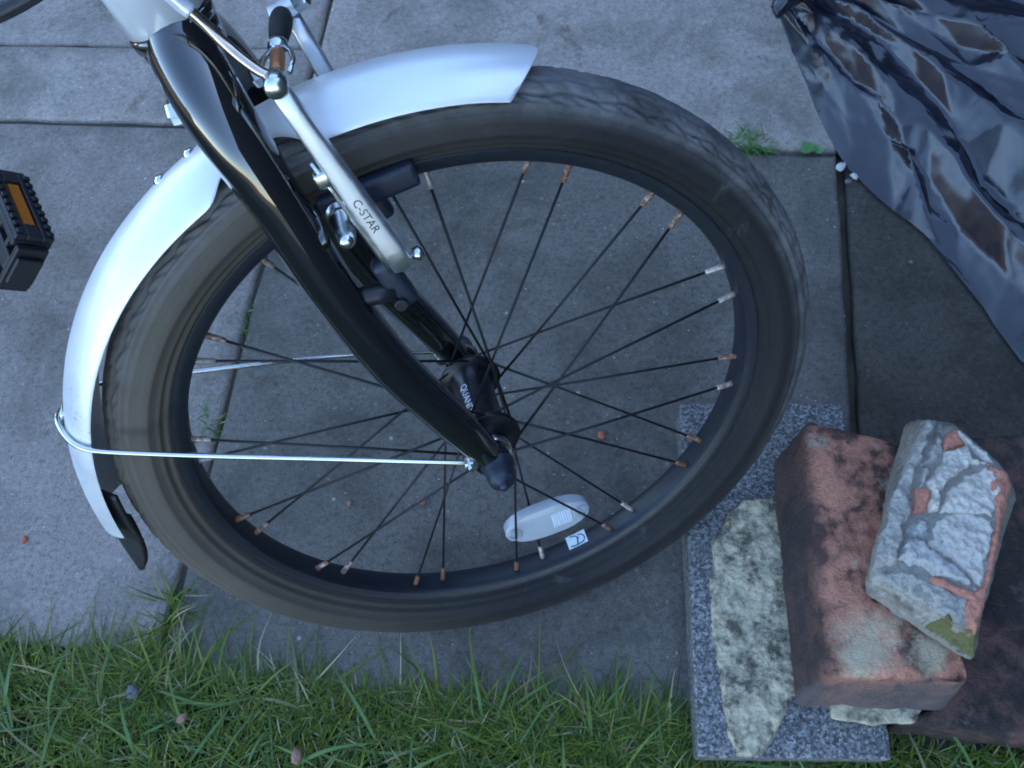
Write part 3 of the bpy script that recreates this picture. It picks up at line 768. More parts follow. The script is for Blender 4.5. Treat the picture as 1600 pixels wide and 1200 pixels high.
# ------------------------------------------------------------------ plastic bag
def build_bag():
    """thin sheet: folds fan out from the bunched corner; flat facets between sharp creases"""
    poly = [(.288, .668), (.303, .612), (.312, .545), (.322, .490), (.338, .440), (.362, .402), (.392, .366), (.424, .318), (.440, .262), (.462, .205), (.515, .150), (.60, .13),
            (.70, .11), (.80, .12), (.95, .20), (.98, .45), (.98, .70), (.95, .88), (.80, .97), (.60, .99), (.38, .95), (.30, .76)]
    K = Vector((.255, .80)); r = random.Random(17)
    def to_uv(x, y):
        d = Vector((x, y))-K; return Vector((d.length/.075, math.atan2(d.y, d.x)/.05))
    def height(x, y, sgn, rr):
        d = max(0, sdist(x, y, poly)); q = Vector((x, y, 0))
        h = .105*(1-math.exp(-d/.11))+.05*max(0, min(1, (x-.42)/.3))*min(1, d/.06)
        amp = (.004+.021*min(1, (Vector((x, y))-K).length/.45))*(.35+.65*abs(noise.noise(q*7))*2)
        return max(.001, .0015+h+sgn*amp*min(1, d/.035)*rr)
    pts = []; info = []
    # hem
    n = len(poly); hem = []
    for i in range(n):
        a, b = poly[i], poly[(i+1) % n]; L = math.dist(a, b); m = max(1, int(L/.018))
        for j in range(m):
            t_ = j/m; x = a[0]+(b[0]-a[0])*t_; y = a[1]+(b[1]-a[1])*t_
            nx_, ny_ = -(b[1]-a[1])/L, (b[0]-a[0])/L; w_ = .0035*noise.noise(Vector((x*60, y*60, 1)))
            hem.append((x+nx_*w_, y+ny_*w_))
    for x, y in hem: pts.append(to_uv(x, y)); info.append((x, y, .0012))
    edges = [(i, (i+1) % len(hem)) for i in range(len(hem))]
    # fold rows
    u0, u1 = 0, 13
    for row in range(-33, 24):
        ph0 = row*.05
        for k in range(26):
            rho = .05+k*.034+r.uniform(-.012, .012); ph = ph0+r.uniform(-.017, .017)+.06*noise.noise(Vector((rho*6, row*.7, 3)))
            x = K.x+rho*math.cos(ph); y = K.y+rho*math.sin(ph)
            if x < .28 or sdist(x, y, poly) < .008: continue
            sg = 1 if row % 2 else -1
            if rho < .16 and row % 4: sg *= .3
            pts.append(to_uv(x, y)); info.append((x, y, height(x, y, sg, r.uniform(.15, 1.15))))
    o_ = geometry.delaunay_2d_cdt(pts, edges, [], 0, 1e-7)
    bm = bmesh.new(); bv = []
    for i, v in enumerate(o_[0]):
        src = o_[3][i]
        if src: x, y, z = info[src[0]]
        else:
            rho = v.x*.075; ph = v.y*.05; x = K.x+rho*math.cos(ph); y = K.y+rho*math.sin(ph); z = .0015
        bv.append(bm.verts.new((x, y, z)))
    for f_ in o_[2]:
        c = sum((bv[i].co for i in f_), Vector())/len(f_)
        if sdist(c.x, c.y, poly) > -.004:
            try: bm.faces.new([bv[i] for i in f_])
            except ValueError: pass
    bmesh.ops.delete(bm, geom=[v for v in bm.verts if not v.link_faces], context='VERTS')
    bmesh.ops.recalc_face_normals(bm, faces=bm.faces)
    for k in range(3):
        bmesh.ops.subdivide_edges(bm, edges=[e for e in bm.edges if e.calc_length() > .006], cuts=1, use_grid_fill=True)
        bmesh.ops.triangulate(bm, faces=[f for f in bm.faces if len(f.verts) > 3])
        if k < 1: bmesh.ops.smooth_vert(bm, verts=[v for v in bm.verts if not v.is_boundary], factor=.35, use_axis_x=True, use_axis_y=True, use_axis_z=True)
    for v in bm.verts:
        if v.is_boundary: continue
        q = v.co; e = 1-2*abs(noise.noise(Vector((q.x*55, q.y*48, 2)))); e2 = 1-2*abs(noise.noise(Vector((q.x*120, q.y*130, 7))))
        v.co.z += (.0014*e+.0005*e2)*min(1, q.z/.02)
    if sum(f.normal.z for f in bm.faces) < 0: bmesh.ops.reverse_faces(bm, faces=bm.faces)
    me = bpy.data.meshes.new('plastic_bag'); bm.to_mesh(me); bm.free()
    for p in me.polygons: p.use_smooth = True
    return me
bag = link('plastic_bag', build_bag(), M['bag'])
tag(bag, 'crumpled black plastic bag slumped on the paving at top right', 'plastic bag')
# bunched ear of the bag at its left tip
ear_pts = spline([(.331, .700, .085, .012), (.316, .672, .062, .014), (.300, .655, .045, .013), (.288, .643, .040, .011), (.279, .638, .038, .006)], 6)
vs, fs = tube_geo([p[:3] for p in ear_pts], [p[3] for p in ear_pts], 14)
vs = [Vector(v)+Vector((noise.noise(Vector(v)*90), noise.noise(Vector(v)*90+Vector((3, 3, 3))), noise.noise(Vector(v)*90+Vector((7, 1, 3)))))*.006 for v in vs]
link('bunched_corner', new_mesh('bunched_corner', vs, fs), M['bag'], bag)

# ------------------------------------------------------------------ bicycle  (local frame: x forward, y up in the wheel plane, z towards the near end of the axle)
RT, RM = .24285, .0225
CON = Vector((0, -.241382, -.007981))
BM = Matrix(((0.95818466, -0.10151876, 0.26753709, 0), (0.28615058, 0.33993893, -0.89585678, 0), (0, 0.93495212, 0.35477392, 0), (0, 0, 0, 1)))
bike = bpy.data.objects.new('bicycle', None); COL.objects.link(bike); bike.matrix_world = BM
bike.empty_display_size = .1
tag(bike, 'black bicycle front wheel and fork with silver mudguard standing on paving', 'bicycle')
def part(name, geo, mat, parent=None, smooth=True):
    me = geo if isinstance(geo, bpy.types.Mesh) else (geo.mesh(name, smooth) if isinstance(geo, MB) else new_mesh(name, geo[0], geo[1], smooth))
    return link(name, me, mat, parent or bike, tuple(-CON) if parent is None else (0, 0, 0))
def autosmooth(o, ang=35):
    me = o.data
    me.set_sharp_from_angle(angle=math.radians(ang)); return o
def pol(th_deg, r, z=0.):
    """th from straight up, positive towards the rear"""
    a = math.radians(th_deg); return Vector((-r*math.sin(a), r*math.cos(a), z))

# tyre
prof = []
RC = RT-RM
NP = 110
for j in range(NP+1):
    a = math.radians(-148+296*j/NP)          # 0 = outermost
    r = RC+RM*math.cos(a); z = RM*1.0*math.sin(a)
    ca, sa = math.cos(a), math.sin(a)          # squarer than a circle: flat sidewall, distinct shoulder
    r = RC+RM*math.copysign(abs(ca)**.82, ca); z = RM*math.copysign(abs(sa)**.74, sa)*.985
    if r < RC-.004: z *= 1-.34*min(1, ((RC-.004)-r)/.014)
    # moulded rings on the sidewall
    da = abs(math.degrees(a))
    for c, wd, hh in ((62, 2.5, .0009), (71, 1.8, -.0008), (76, 2.0, .0006), (92, 1.6, .0006), (97, 1.6, .0006), (112, 2.2, .0010), (120, 2.2, -.0009), (128, 2.5, .0009)):
        k = math.exp(-((da-c)/wd)**2)*hh; r += k*math.cos(a); z += k*math.sin(a)
    prof.append((r, z))
def tread(ang, j, r, z):
    a = math.radians(-148+296*j/NP); da = abs(math.degrees(a)); sgn = 1 if a > 0 else -1
    if da > 58: return r, z
    ph = ang*46; zig = abs((ph/PI) % 2-1)*2-1
    dep = 0.
    dep += math.exp(-((da-43-4.5*zig)/3.2)**2)*.0024            # wavy shoulder groove
    dep += math.exp(-((da-16-3.0*zig)/2.4)**2)*.0018
    if 45 < da < 58: dep += .0011*(1 if math.sin(ang*104+.35*(da-45)) > .35 else 0)
    if 20 < da < 39: dep += .0007*(1 if math.sin(ang*104+PI+.12*da) > .6 else 0)
    dep += .0006*noise.noise(Vector((math.cos(ang)*14, math.sin(ang)*14, a*5)))
    return r-dep*math.cos(a), z-dep*math.sin(a)
tyre = part('tyre', lathe_geo(prof, 1080, False, disp=tread), M['tyre'])
# rim
rp = [(.2115, .0092), (.2128, .0112), (.2112, .0126), (.2085, .0126), (.2078, .0116), (.2068, .0124), (.2040, .0124), (.2034, .0117), (.2026, .0122), (.1985, .0119), (.1972, .0112), (.1950, .0104), (.1938, .0085), (.1932, .004),
      (.1932, -.004), (.1938, -.0085), (.1950, -.0104), (.1972, -.0112), (.1985, -.0119), (.2070, -.0124), (.2078, -.0118), (.2085, -.0126), (.2112, -.0126), (.2128, -.0112), (.2115, -.0092)]
rim = part('rim', lathe_geo(rp, 240), M['rim_black'])
autosmooth(rim, 25)
# sticker on the inside of the rim
def rim_in(u, v, lift):
    """u along the rim (m), v across; around the sticker centre"""
    a0 = math.atan2(-.193, .0478); r = .1930-lift
    a = a0+u/r; return Vector((r*math.cos(a), r*math.sin(a), -.0040+v))
vs = []; fs = []
for i in range(5):
    for j in range(3):
        vs.append(rim_in(-.0088+.0176*i/4, -.0066+.0132*j/2, .0003+(.0003 if j != 1 else 0)*0))
for i in range(4):
    for j in range(2): fs.append((i*3+j, (i+1)*3+j, (i+1)*3+j+1, i*3+j+1))
stk = part('sticker', (vs, fs), M['sticker'], rim, False)
emb = MB()
for line in ([(-.0055, .004), (-.001, .0047), (0, .003), (.0008, -.001), (-.0005, -.0035), (-.004, -.0043)], [(-.0005, .0046), (.004, .0040), (.0058, .001), (.0045, -.0023), (.002, -.0033)], [(.0008, -.0008), (.002, -.0012)]):
    q = spline(line, 5); emb.add(*tube_geo([rim_in(u*1.2, v*1.15, .0006) for u, v in q], .0005, 6))
part('emblem', emb, M['ink'], rim)
# hub
hub = part('hub', lathe_geo([(.0001, -.0445), (.006, -.0445), (.006, -.0385), (.0105, -.0385), (.0115, -.0350), (.0150, -.0330), (.0215, -.0322), (.0220, -.0312), (.0220, -.0290), (.0212, -.0283), (.0165, -.0270), (.0150, -.0235), (.0143, -.018), (.0141, 0),
        (.0143, .018), (.0150, .0235), (.0165, .0270), (.0212, .0283), (.0220, .0290), (.0220, .0312), (.0215, .0322), (.0150, .0330), (.0115, .0350), (.0105, .0385), (.006, .0385), (.006, .0445), (.0001, .0445)], 64), M['hub_black'])
autosmooth(hub, 30)
part('washer', lathe_geo([(.005, .0405), (.0124, .0405), (.0130, .0414), (.0130, .0452), (.0122, .0462), (.005, .0462)], 40), M['chrome'], hub)
part('washer', lathe_geo([(.005, -.0400), (.0098, -.0400), (.0102, -.0408), (.0102, -.0432), (.0098, -.0440), (.005, -.0440)], 40), M['chrome'], hub)
part('axle', lathe_geo([(.0001, -.064), (.0045, -.063), (.0045, .063), (.0001, .064)], 20), M['zinc'], hub)
for s_ in (1, -1):
    cap = lathe_geo([(.0001, .0788*s_), (.0026, .0786*s_), (.0031, .0772*s_), (.0033, .0745*s_), (.0075, .0735*s_), (.0088, .0715*s_), (.0094, .067*s_), (.0098, .0590*s_), (.0112, .0584*s_), (.0114, .0562*s_), (.0001, .0562*s_)], 36)
    part('axle_cap', cap, M['blue_black_plastic'], hub)
R_SH = .01425
def hub_map(u, v):
    z = -.0135+u; a = math.radians(90+36)-v/R_SH       # letters rise towards the front
    return Vector((R_SH*1.012*math.cos(a), R_SH*1.012*math.sin(a), z))
part('lettering', text_mesh('lettering', 'QUANDO', .0074, hub_map), M['white_ink'], hub)

# spokes with nipples : 14 pairs, 7 leading 7 trailing on each flange
PHI_A = math.radians(90.734); DEL = .06213
for i in range(14):
    sg = 1 if i % 2 == 0 else -1
    for near in (0, 1):
        a = PHI_A-i*2*PI/14+(DEL if near == 0 else -DEL)
        zf = .0302 if near else -.0302
        # hub hole : swing round the flange so that the spoke leaves nearly at a tangent
        ah = a-sg*math.radians(66)
        hz = zf+(.0014 if sg > 0 else -.0014)
        hp = Vector((.0192*math.cos(ah), .0192*math.sin(ah), hz))
        rp_ = Vector((.1935*math.cos(a), .1935*math.sin(a), .0018 if near else -.0018))
        d = (rp_-hp).normalized(); L = (rp_-hp).length
        tip = rp_-d*.0125
        bow = Vector((0, 0, .0006*sg))
        sp = part('spoke', tube_geo([hp, hp+d*L*.4+bow, tip], .00095, 8), M['spoke_black'])
        nv = tube_geo([tip-d*.0006, tip, tip+d*.004, tip+d*.0095, tip+d*.0135], [.0014, .0019, .0020, .0021, .0024], 8)
        part('nipple', nv, M['rust'], sp)
# spoke reflector
RO = Vector((.0258, -.1405, .001)); RX = Vector((1, .03, -.02)).normalized()
RZ = Vector((0, .16, 1)); RZ = (RZ-RX*RZ.dot(RX)).normalized(); RY = RZ.cross(RX)
def rf(u, v, w_): return RO+RX*u+RY*v+RZ*w_
def refl_half(u):
    """half height of the lens at u"""
    t_ = abs(u)/.0355
    return .0148*math.sqrt(max(0, 1-t_**4))*(1-.22*t_**2)
def refl_outline(k=1.0, n=30):
    pts = []
    us = [-.0355*math.cos(PI*i/n) for i in range(n+1)]
    pts += [(u*k, -refl_half(u)*k+.0018*math.cos(u/.0355*PI/2)*0) for u in us]
    pts += [(u*k, refl_half(u)*k) for u in us[::-1][1:-1]]
    return pts
def lens(thick0, thick1, k0=1.):
    vs = []; fs = []; rings = [(thick0, .94*k0), (thick0+.0012, 1.0*k0), (thick1-.0016, 1.0*k0), (thick1-.0004, .96*k0), (thick1, .88*k0)]
    m = len(refl_outline())
    for z, k in rings: vs += [rf(u, v, z) for u, v in refl_outline(k)]
    for r in range(len(rings)-1):
        for i in range(m): fs.append((r*m+i, r*m+(i+1) % m, (r+1)*m+(i+1) % m, (r+1)*m+i))
    fs.append(tuple(range(m-1, -1, -1))); fs.append(tuple(range((len(rings)-1)*m, len(rings)*m)))
    return vs, fs
rfl = part('wheel_reflector', lens(-.0055, .0055), M['reflector'])
autosmooth(rfl, 40)
rfl['label'] = 'clear white oval reflector clipped between the lower spokes'
pm = MB()
for i in range(8):
    for j in range(9):
        u = .0035+i*.0021; v = -.0075+j*.0016+.0006*(i % 2)
        if abs(v) > refl_half(u)*.78: continue
        pm.add([rf(u, v, .0054), rf(u+.0018, v, .0054), rf(u+.0018, v+.0011, .0054), rf(u, v+.0011, .0054), rf(u+.0009, v+.0005, .0064)], [(0, 1, 4), (1, 2, 4), (2, 3, 4), (3, 0, 4)])
part('prism_panel', pm, M['prism'], rfl, False)
for u in (-.0285, .0285):
    c = MB(); n = 24
    prof_ = [(.0062, .0052), (.0062, .0066), (.0050, .0074), (.0040, .0074), (.0030, .0062)]
    vs = []; fs = []
    for i in range(n):
        a = 2*PI*i/n
        for r, z in prof_: vs.append(rf(u+r*math.cos(a)*1.0, r*math.sin(a), z))
    for i in range(n):
        for j in range(len(prof_)-1): fs.append((i*5+j, ((i+1) % n)*5+j, ((i+1) % n)*5+j+1, i*5+j+1))
    part('clip', (vs, fs), M['clear'], rfl)

# fork
def blade(s_):
    c = [(-.0855, .3000, .004, .0165), (-.0835, .2905, .018, .0168), (-.0795, .2760, .031, .0168), (-.0745, .2560, .0395, .0160), (-.0700, .2350, .0430, .0150), (-.0655, .2120, .0450, .0141),
         (-.0575, .1640, .0475, .0136), (-.0420, .1040, .0500, .0134), (-.0230, .0550, .0515, .0128), (-.0105, .0240, .0520, .0115), (-.0035, .0060, .0520, .0095), (-.0005, -.0030, .0520, .0070)]
    q = spline(c, 6)
    return tube_geo([(x, y, z*s_) for x, y, z, r in q], [r for *_, r in q], 28)
fork = part('fork', (lambda m: (m.add(*blade(1)), m.add(*blade(-1)), m)[2])(MB()), M['black_paint'])
fork['label'] = 'glossy black fork with two tapered blades'
AX = Vector((-.19, .98, 0)).normalized()
CR = Vector((-.0835, .2880, 0))
def along(d): return CR+AX*d
part('fork_crown', tube_geo([along(-.010), along(-.006), along(0), along(.008), along(.0105)], [.010, .0165, .0195, .0205, .0200], 36), M['black_paint'], fork)
for s_ in (1, -1):
    dp = tube_geo([(-.002, .002, .0480*s_), (-.002, .002, .0485*s_), (-.002, .002, .0555*s_), (-.002, .002, .0560*s_)], [.0115, .0125, .0125, .0115], 28)
    part('dropout', dp, M['black_paint'], fork)
    ey = tube_geo([(-.0155, .0085, .0500*s_), (-.0155, .0085, .0545*s_)], .0048, 16)
    part('eyelet', ey, M['black_paint'], fork)
# headset cup and head tube
part('headset_cup', tube_geo([along(.0110), along(.0118), along(.0170), along(.0180)], [.0195, .0218, .0222, .0210], 40), M['black_paint'])
ht = part('head_tube', tube_geo([along(.0185), along(.0190), along(.05), along(.12)], [.0200, .0208, .0205, .0205], 44), M['silver_paint'])
# rear crown bolt (pale nut) and front bolt
def bolt(p, ax, r, h, mat, parent, name='bolt', seg=6):
    p = Vector(p); ax = Vector(ax).normalized()
    return part(name, tube_geo([p, p+ax*h*.08, p+ax*h*.9, p+ax*h], [r*.9, r, r, r*.85], seg), mat, parent, False)
bolt((-.092, .266, .012), (-1, .1, .0), .0065, .012, M['zinc'], fork, 'crown_bolt')
bolt((-.060, .270, .006), (1, .2, .0), .0060, .016, M['zinc'], fork, 'crown_bolt')

# mudguard
def guard_r(th): return .2545+.0135*(th+20)/108.
def guard_mesh():
    vs = []; fs = []; nth = 150; nz = 22; T0, T1 = -19.5, 88.0
    for side in (0, 1):
        for i in range(nth+1):
            th = T0+(T1-T0)*i/nth
            hw = .0275*(1-.34*math.exp(-((th-17.0)/6.0)**4))           # waisted between the fork blades
            e = min(i, nth-i)/6.0
            for j in range(nz+1):
                s_ = -1+2*j/nz
                z = hw*math.sin(s_*1.15)/math.sin(1.15); dr = .0165*(hw/.0275)**2*(1-math.cos(s_*1.15))/(1-math.cos(1.15))
                r = guard_r(th)-dr-(.0011 if side else 0)
                thx = th
                thx += 4.6*max(0, s_)**1.3*max(0, 1-i/14)+1.0*min(0, s_)**2*max(0, 1-i/14)
                vs.append(pol(thx, r, z))
    m = (nth+1)*(nz+1); W_ = nz+1
    for i in range(nth):
        for j in range(nz):
            a = i*W_+j; fs.append((a, a+1, a+W_+1, a+W_)); b = m+a; fs.append((b, b+W_, b+W_+1, b+1))
    for i in range(nth):
        for j in (0, nz):
            a = i*W_+j; q = (a, a+W_, m+a+W_, m+a); fs.append(q if j == 0 else q[::-1])
    for j in range(nz):
        for i in (0, nth):
            a = i*W_+j; q = (a, m+a, m+a+1, a+1); fs.append(q if i == 0 else q[::-1])
    return vs, fs
guard = part('mudguard', guard_mesh(), M['guard'])
autosmooth(guard, 50)
guard['label'] = 'shiny silver mudguard arching over the tyre'
def dome(p, nrm, r, name, parent, mat):
    nrm = Vector(nrm).normalized(); p = Vector(p)
    return part(name, tube_geo([p-nrm*.001, p+nrm*.0003, p+nrm*.0012, p+nrm*.0019, p+nrm*.0021], [r, r, r*.85, r*.45, r*.1], 14), mat, parent)
for th, z in ((24.5, -.006), (29.5, -.006), (80.5, 0), (68.5, -.004)):
    dome(pol(th, guard_r(th)-.0004, z), pol(th, 1), .0036, 'rivet', guard, M['chrome'])
# rubber flap
def flap(T0, T1, za, zb, ra, rb, n=16, nz=10, round_from=2., taper=0., kick=0., skew=0.):
    """a strip of rubber: angle T0..T1, slanting across from (za, ra) to (zb, rb)"""
    vs = []; fs = []
    for i in range(n+1):
        t_ = i/n; th = T0+(T1-T0)*t_; k = 1-taper*t_
        if t_ > round_from: k *= max(.18, math.sqrt(max(0, 1-((t_-round_from)/(1-round_from))**2)))
        for j in range(nz+1):
            s_ = -1+2*j/nz; u = .5+.5*s_*k
            r = ra+(rb-ra)*u+.0022*(1-s_*s_)+kick*t_*t_
            vs.append(pol(th+skew*u*t_, r, za+(zb-za)*u))
    W_ = nz+1
    for i in range(n):
        for j in range(nz):
            a = i*W_+j; fs.append((a, a+1, a+W_+1, a+W_))
    return vs, fs
fl = part('mudflap', flap(85.5, 101.0, -.001, .0200, .2655, .2430, 24, 10, .58, .06, .0120, -3.0), M['black_rubber'])
md = fl.modifiers.new('thickness', 'SOLIDIFY'); md.thickness = .0034; md.offset = 0
fk = part('flap_clip', flap(79.5, 90.5, .003, .0250, .2655, .2425, 14, 8), M['black_plastic'], fl)
md = fk.modifiers.new('thickness', 'SOLIDIFY'); md.thickness = .0026; md.offset = 0
for th, z, r_ in ((89.5, .010, .2570), (89.0, .0, .2640)):
    dome(pol(th, r_, z), pol(th, 1, 0)*.6+Vector((0, 0, .8)), .0022, 'rivet', fl, M['black_plastic'])
# stay wire : one bent rod from eyelet round the mudguard and back to the far eyelet
half = [(-.0185, .0108, .0575), (-.0230, .0135, .0575), (-.060, .0290, .0545), (-.1028, .0460, .0500), (-.1698, .0700, .0410), (-.2200, .0885, .0335), (-.2360, .0935, .0275), (-.2455, .0972, .0160), (-.2508, .0995, .0)]
path = half+[(x, y, -z) for x, y, z in half[::-1][1:]]
part('stay_wire', tube_geo([p for p in spline(path, 8)], .0017, 12), M['chrome'])
for s_ in (1, -1):
    bolt((-.0165, .0085, .0545*s_), (0, 0, s_), .0046, .006, M['zinc'], fork, 'stay_bolt', 14)
    bolt((-.0165, .0085, .0595*s_), (0, 0, s_), .0024, .003, M['zinc'], fork, 'stay_bolt', 6)
# brass-coloured bracket where the stay meets the mudguard
part('stay_clip', box_mesh('stay_clip', .010, .003, .012, .0008, 2, frame_mtx(pol(68.2, guard_r(68)+.0005, -.002), pol(158, 1), pol(68.2, 1))), M['zinc'], guard)

# brake : two arms, pads, bolts, noodle, cable, boot
def arm_mesh(top, bot, zt, zb, w0, w1, th):
    """tapered bar with rounded section"""
    q = []
    n = 16
    for i in range(n+1):
        t_ = i/n
        q.append((top[0]+(bot[0]-top[0])*t_, top[1]+(bot[1]-top[1])*t_, zt+(zb-zt)*t_))
    q = [Vector(p) for p in q]; D = (q[-1]-q[0]).normalized()
    Wd = Vector((1, 0, 0)); Wd = (Wd-D*Wd.dot(D)).normalized(); Td = D.cross(Wd)
    sec = []
    ns = 20
    for k in range(ns):
        a = 2*PI*k/ns; c, s_ = math.cos(a), math.sin(a)
        sec.append((math.copysign(abs(c)**.45, c), math.copysign(abs(s_)**.45, s_)))
    vs = []; fs = []
    for i, p in enumerate(q):
        t_ = i/n; wd = (w0+(w1-w0)*t_)/2; tk = th/2
        endk = 1.
        if i == n: endk = .45
        if i == n-1: p = q[-1]-D*.0022; endk = .88
        if i == 0: endk = .6
        if i == 1: p = q[0]+D*.0015; endk = .92
        for c, s_ in sec: vs.append(p+Wd*wd*endk*c+Td*tk*endk*s_)
    for i in range(n):
        for k in range(ns):
            fs.append((i*ns+k, i*ns+(k+1) % ns, (i+1)*ns+(k+1) % ns, (i+1)*ns+k))
    fs.append(tuple(range(ns-1, -1, -1))); fs.append(tuple(range(n*ns, (n+1)*ns)))
    return vs, fs
NT_, NB_ = Vector((-.0462, .2790, .0460)), Vector((-.0165, .1655, .0500))
na = part('brake_arm', arm_mesh(NT_, NB_, .0460, .0500, .0095, .0138, .0100), M['aluminium'])
na['label'] = 'near silver brake arm with dark lettering'
FT_, FB_ = Vector((-.0335, .2790, -.0340)), Vector((-.0110, .1560, -.0440))
fa = part('brake_arm', arm_mesh(FT_, FB_, -.0340, -.0440, .0085, .0130, .0095), M['aluminium'])
fa['label'] = 'far silver brake arm behind the mudguard'
# lettering on the near arm
D = (NB_-NT_).normalized(); Wd = Vector((1, 0, 0)); Wd = (Wd-D*Wd.dot(D)).normalized(); Td = D.cross(Wd)
if Td.z < 0: Td = -Td
def arm_map(u, v):
    return NT_+D*(.066+u)+Wd*(-.0022+v)+Td*.00515
part('lettering', text_mesh('lettering', 'C-STAR', .0064, arm_map), M['ink_dark'], na)
# end knob at the arm's top and the noodle holder (stirrup)
part('arm_head', tube_geo([NT_+Vector((0, .001, -.008)), NT_+Vector((0, .001, -.006)), NT_+Vector((0, .001, .005)), NT_+Vector((0, .001, .0062))], [.0046, .0056, .0056, .0044], 18), M['zinc'], na)
hs = Vector((-.0448, .2815, .0400)); he = Vector((-.0415, .2835, .0060))
dz = (he-hs).normalized(); sx = Vector((1, 0, 0)); sx = (sx-dz*sx.dot(dz)).normalized()
st = MB()
for k in (-1, 1):
    st.add(*tube_geo([hs+sx*.0062*k, hs+dz*.010+sx*.0078*k, hs+dz*.020+sx*.0066*k, hs+dz*.027+sx*.0028*k], .0014, 8, True, (1.0, 1.0)))
st.add(*tube_geo([hs+dz*.0255, hs+dz*.027, hs+dz*.0315, hs+dz*.034], [.0044, .0052, .0046, .0022], 14))
part('noodle_holder', st, M['zinc'], na)
part('cable_ferrule', tube_geo([hs+dz*.003, hs+dz*.006, hs+dz*.020, hs+dz*.0235], [.0030, .0036, .0036, .0028], 14), M['copper'], na)
# rubber boot between the arms, then the cable and clamp on the far arm
b0 = hs+dz*.033; b1 = Vector((-.0372, .2855, -.0240)); bd = b1-b0
part('rubber_boot', tube_geo([b0+bd*t_ for t_ in (0, .06, .2, .34, .48, .62, .76, .9, 1)], [.0030, .0043, .0050, .0055, .0057, .0059, .0058, .0050, .0026], 18), M['black_rubber'], fa)
part('brake_cable', tube_geo([hs, b0, b1, Vector((-.0345, .284, -.040))], .0009, 8), M['zinc'], na)
part('cable_clamp', box_mesh('cable_clamp', .018, .007, .010, .0012, 2, frame_mtx(Vector((-.0355, .2835, -.0340)), (1, .25, 0), (0, 1, .2))), M['aluminium'], fa)
bolt((-.0300, .2850, -.0310), (1, .35, .3), .0046, .0075, M['zinc'], fa, 'clamp_bolt')
# noodle : bent metal tube from the handlebar to the holder
npth = spline([(-.0985, .372, .030), (-.0850, .338, .0285), (-.0700, .3120, .0290), (-.0625, .2985, .0320), (-.0560, .2900, .0370), (-.0500, .2838, .0405), (-.0455, .2815, .0405)], 8)
part('noodle', tube_geo(npth, .0027, 14), M['warm_steel'])
part('cable_housing', tube_geo(spline([(-.112, .40, .032), (-.0985, .370, .030), (-.0790, .3275, .0280), (-.0715, .3145, .0285)], 6), .0036, 14), M['silver_paint'])
for s_, arm in ((1, na), (-1, fa)):
    # pivot boss and black plastic cover
    part('pivot_boss', tube_geo([(-.058, .1545, .0475*s_), (-.050, .1540, .0475*s_), (-.036, .1530, .0478*s_), (-.026, .1525, .048*s_)], [.0060, .0056, .0062, .0060], 16), M['black_plastic'], fork)
    part('spring_cover', box_mesh('spring_cover', .0135, .034, .012, .005, 3, frame_mtx(Vector((-.0245, .1570, .0465*s_)), (.97, .25, 0), (-.25, .97, 0))), M['blue_black_plastic'], arm)
    bolt((-.0250, .1455, .0525*s_), (0, 0, s_), .0038, .003, M['black_plastic'], arm, 'pivot_bolt', 12)
    # pad
    c0 = pol(6.6, .2012, .0190*s_); tg = (pol(5.6, .2012)-pol(7.6, .2012)).normalized()
    pb = MB()
    bmx = box_mesh('brake_pad', .056, .0145, .0125, .0032, 3, frame_mtx(c0, tg, pol(6.6, 1)))
    pad = part('brake_pad', bmx, M['blue_black_plastic'], arm)
    # stud with concave washers and nut
    c1 = pol(11.8, .1985, .024*s_)
    zz = [(.000, .0030), (.0005, .0085), (.0045, .0088), (.0050, .0066), (.0075, .0062), (.0080, .0078), (.0110, .0076), (.0115, .0060), (.0250, .0056), (.0255, .0050), (.0300, .0046), (.0325, .0034), (.0330, .0012)]
    part('pad_stud', tube_geo([c1+Vector((0, 0, s_*z)) for z, r in zz], [r for z, r in zz], 20), M['zinc'], arm, True)
    autosmooth(bpy.context.scene.collection.objects[-1] if False else arm.children[-1], 40)
    # spring screw, spring rod and lug
    part('spring_screw', tube_geo([(-.0150, .1690, .0480*s_), (-.0105, .1700, .0480*s_), (-.0090, .1705, .0480*s_), (-.0060, .1712, .0480*s_), (-.0045, .1715, .0480*s_)], [.0018, .0020, .0042, .0042, .0024], 14), M['zinc'], arm)
    A_ = NT_ if s_ > 0 else FT_; Bq = NB_ if s_ > 0 else FB_
    off = Vector((-.0075, -.0010, .002*s_))
    part('return_spring', tube_geo([A_.lerp(Bq, t_)+off*(1.0 if t_ > .45 else 1.05) for t_ in (.34, .5, .7, .88, .99)], .0011, 8), M['zinc'], arm)
    part('spring_lug', box_mesh('spring_lug', .0085, .0085, .0075, .0012, 2, frame_mtx(A_.lerp(Bq, .44)+Vector((-.0078, 0, 0)), (1, .15, 0), (-.15, 1, 0))), M['zinc'], arm)
# loose black cable at the top left
part('gear_cable', tube_geo(spline([(-.092, .350, -.024), (-.118, .3335, -.024), (-.142, .3255, -.024), (-.168, .3205, -.024), (-.205, .318, -.024), (-.26, .32, -.02)], 8), .0042, 14), M['black_plastic'])

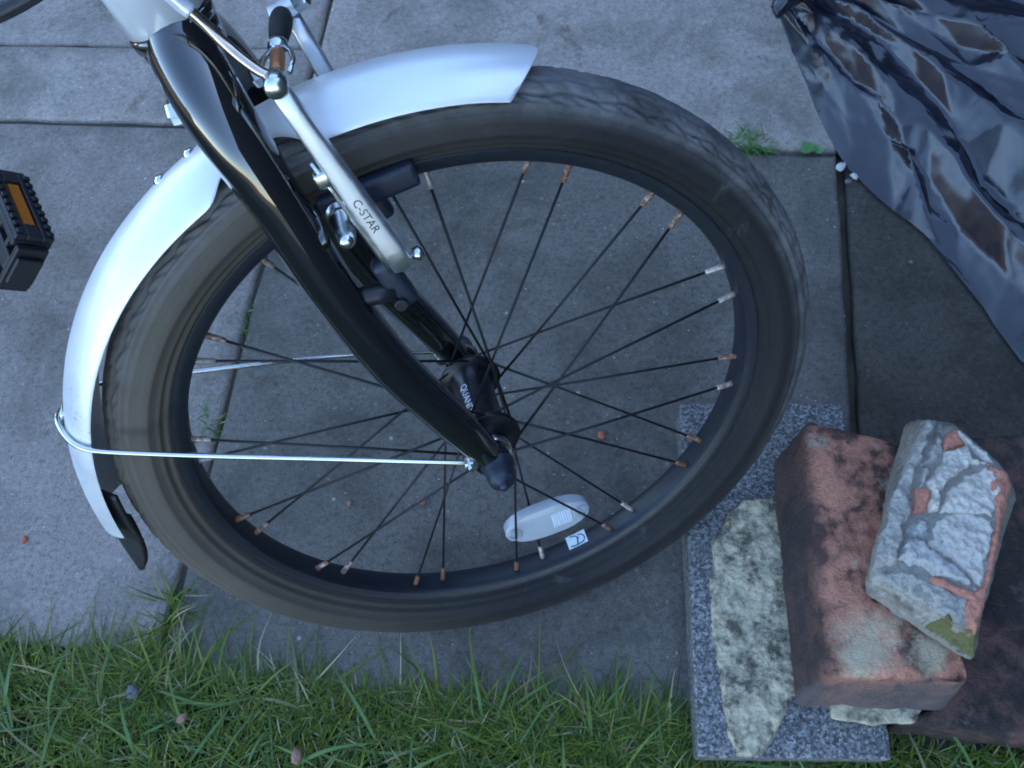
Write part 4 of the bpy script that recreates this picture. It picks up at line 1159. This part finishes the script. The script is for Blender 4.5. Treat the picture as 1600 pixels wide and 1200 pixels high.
# pedal at the left edge : body turned so its front face looks up and forward
PW = Vector((-.5065, .336, .110))                       # world position of its centre
PAX = Vector((.50, -.86, -.02)).normalized()            # spindle, pointing outwards
PF = Vector((.66, .38, .62)); PF = (PF-PAX*PF.dot(PAX)).normalized()   # front face normal
PN = PAX.cross(PF)                                     # other way
inv = BM.inverted()
def pw(a, f_, n_):
    return inv @ (PW+(PAX*a+PF*f_+PN*n_*1.3)) + CON
pm_ = MB()
def pbox(a0, a1, f0, f1, n0, n1):
    c = [pw(a, f_, n_) for a in (a0, a1) for f_ in (f0, f1) for n_ in (n0, n1)]
    pm_.add(c, [(0, 1, 3, 2), (4, 6, 7, 5), (0, 4, 5, 1), (2, 3, 7, 6), (0, 2, 6, 4), (1, 5, 7, 3)])
pbox(-.045, .045, .030, .037, -.014, -.0056); pbox(-.045, .045, .030, .037, .0056, .014)
pbox(-.045, -.031, .0301, .0369, -.0055, .0055); pbox(.027, .045, .0301, .0369, -.0055, .0055)
pbox(-.045, .045, .022, .0299, -.014, .014)
pbox(-.045, .045, -.037, -.029, -.014, .014)
pbox(-.052, -.0451, -.034, .034, -.0135, .0135); pbox(.0451, .052, -.026, .026, -.0115, .0115); pbox(.0521, .057, -.016, .016, -.0095, .0095)
pbox(-.0449, .0449, -.009, .009, -.0115, .0115)
for k in range(9):
    a = -.041+k*.0098
    pbox(a, a+.0055, .0371, .0400, -.0135, -.0085); pbox(a, a+.0055, .0371, .0400, .0085, .0135)
for k in (-.022, .004, .028):
    pbox(k, k+.005, -.0289, -.0091, -.012, .012); pbox(k, k+.005, .0091, .0219, -.012, .012)
ped = part('pedal', pm_, M['black_plastic'], None, False)
md = ped.modifiers.new('bevel', 'BEVEL'); md.width = .0042; md.segments = 3
ped['label'] = 'black plastic pedal with an orange reflector'
pm_ = MB(); pbox(-.0300, .0262, .0305, .0350, -.0040, .0040)
part('pedal_reflector', pm_, M['orange'], ped, False)
part('spindle', tube_geo([pw(-.05, 0, 0), pw(-.075, 0, 0), pw(-.085, 0, 0)], [.0075, .0075, .0085], 16), M['zinc'], ped)
part('crank_arm', tube_geo([pw(-.080, .0, 0), inv @ (PW+PAX*(-.090)+Vector((-.06, -.02, .03)))+CON, inv @ (PW+PAX*(-.095)+Vector((-.145, -.05, .06)))+CON], [.012, .010, .015], 16), M['aluminium'])
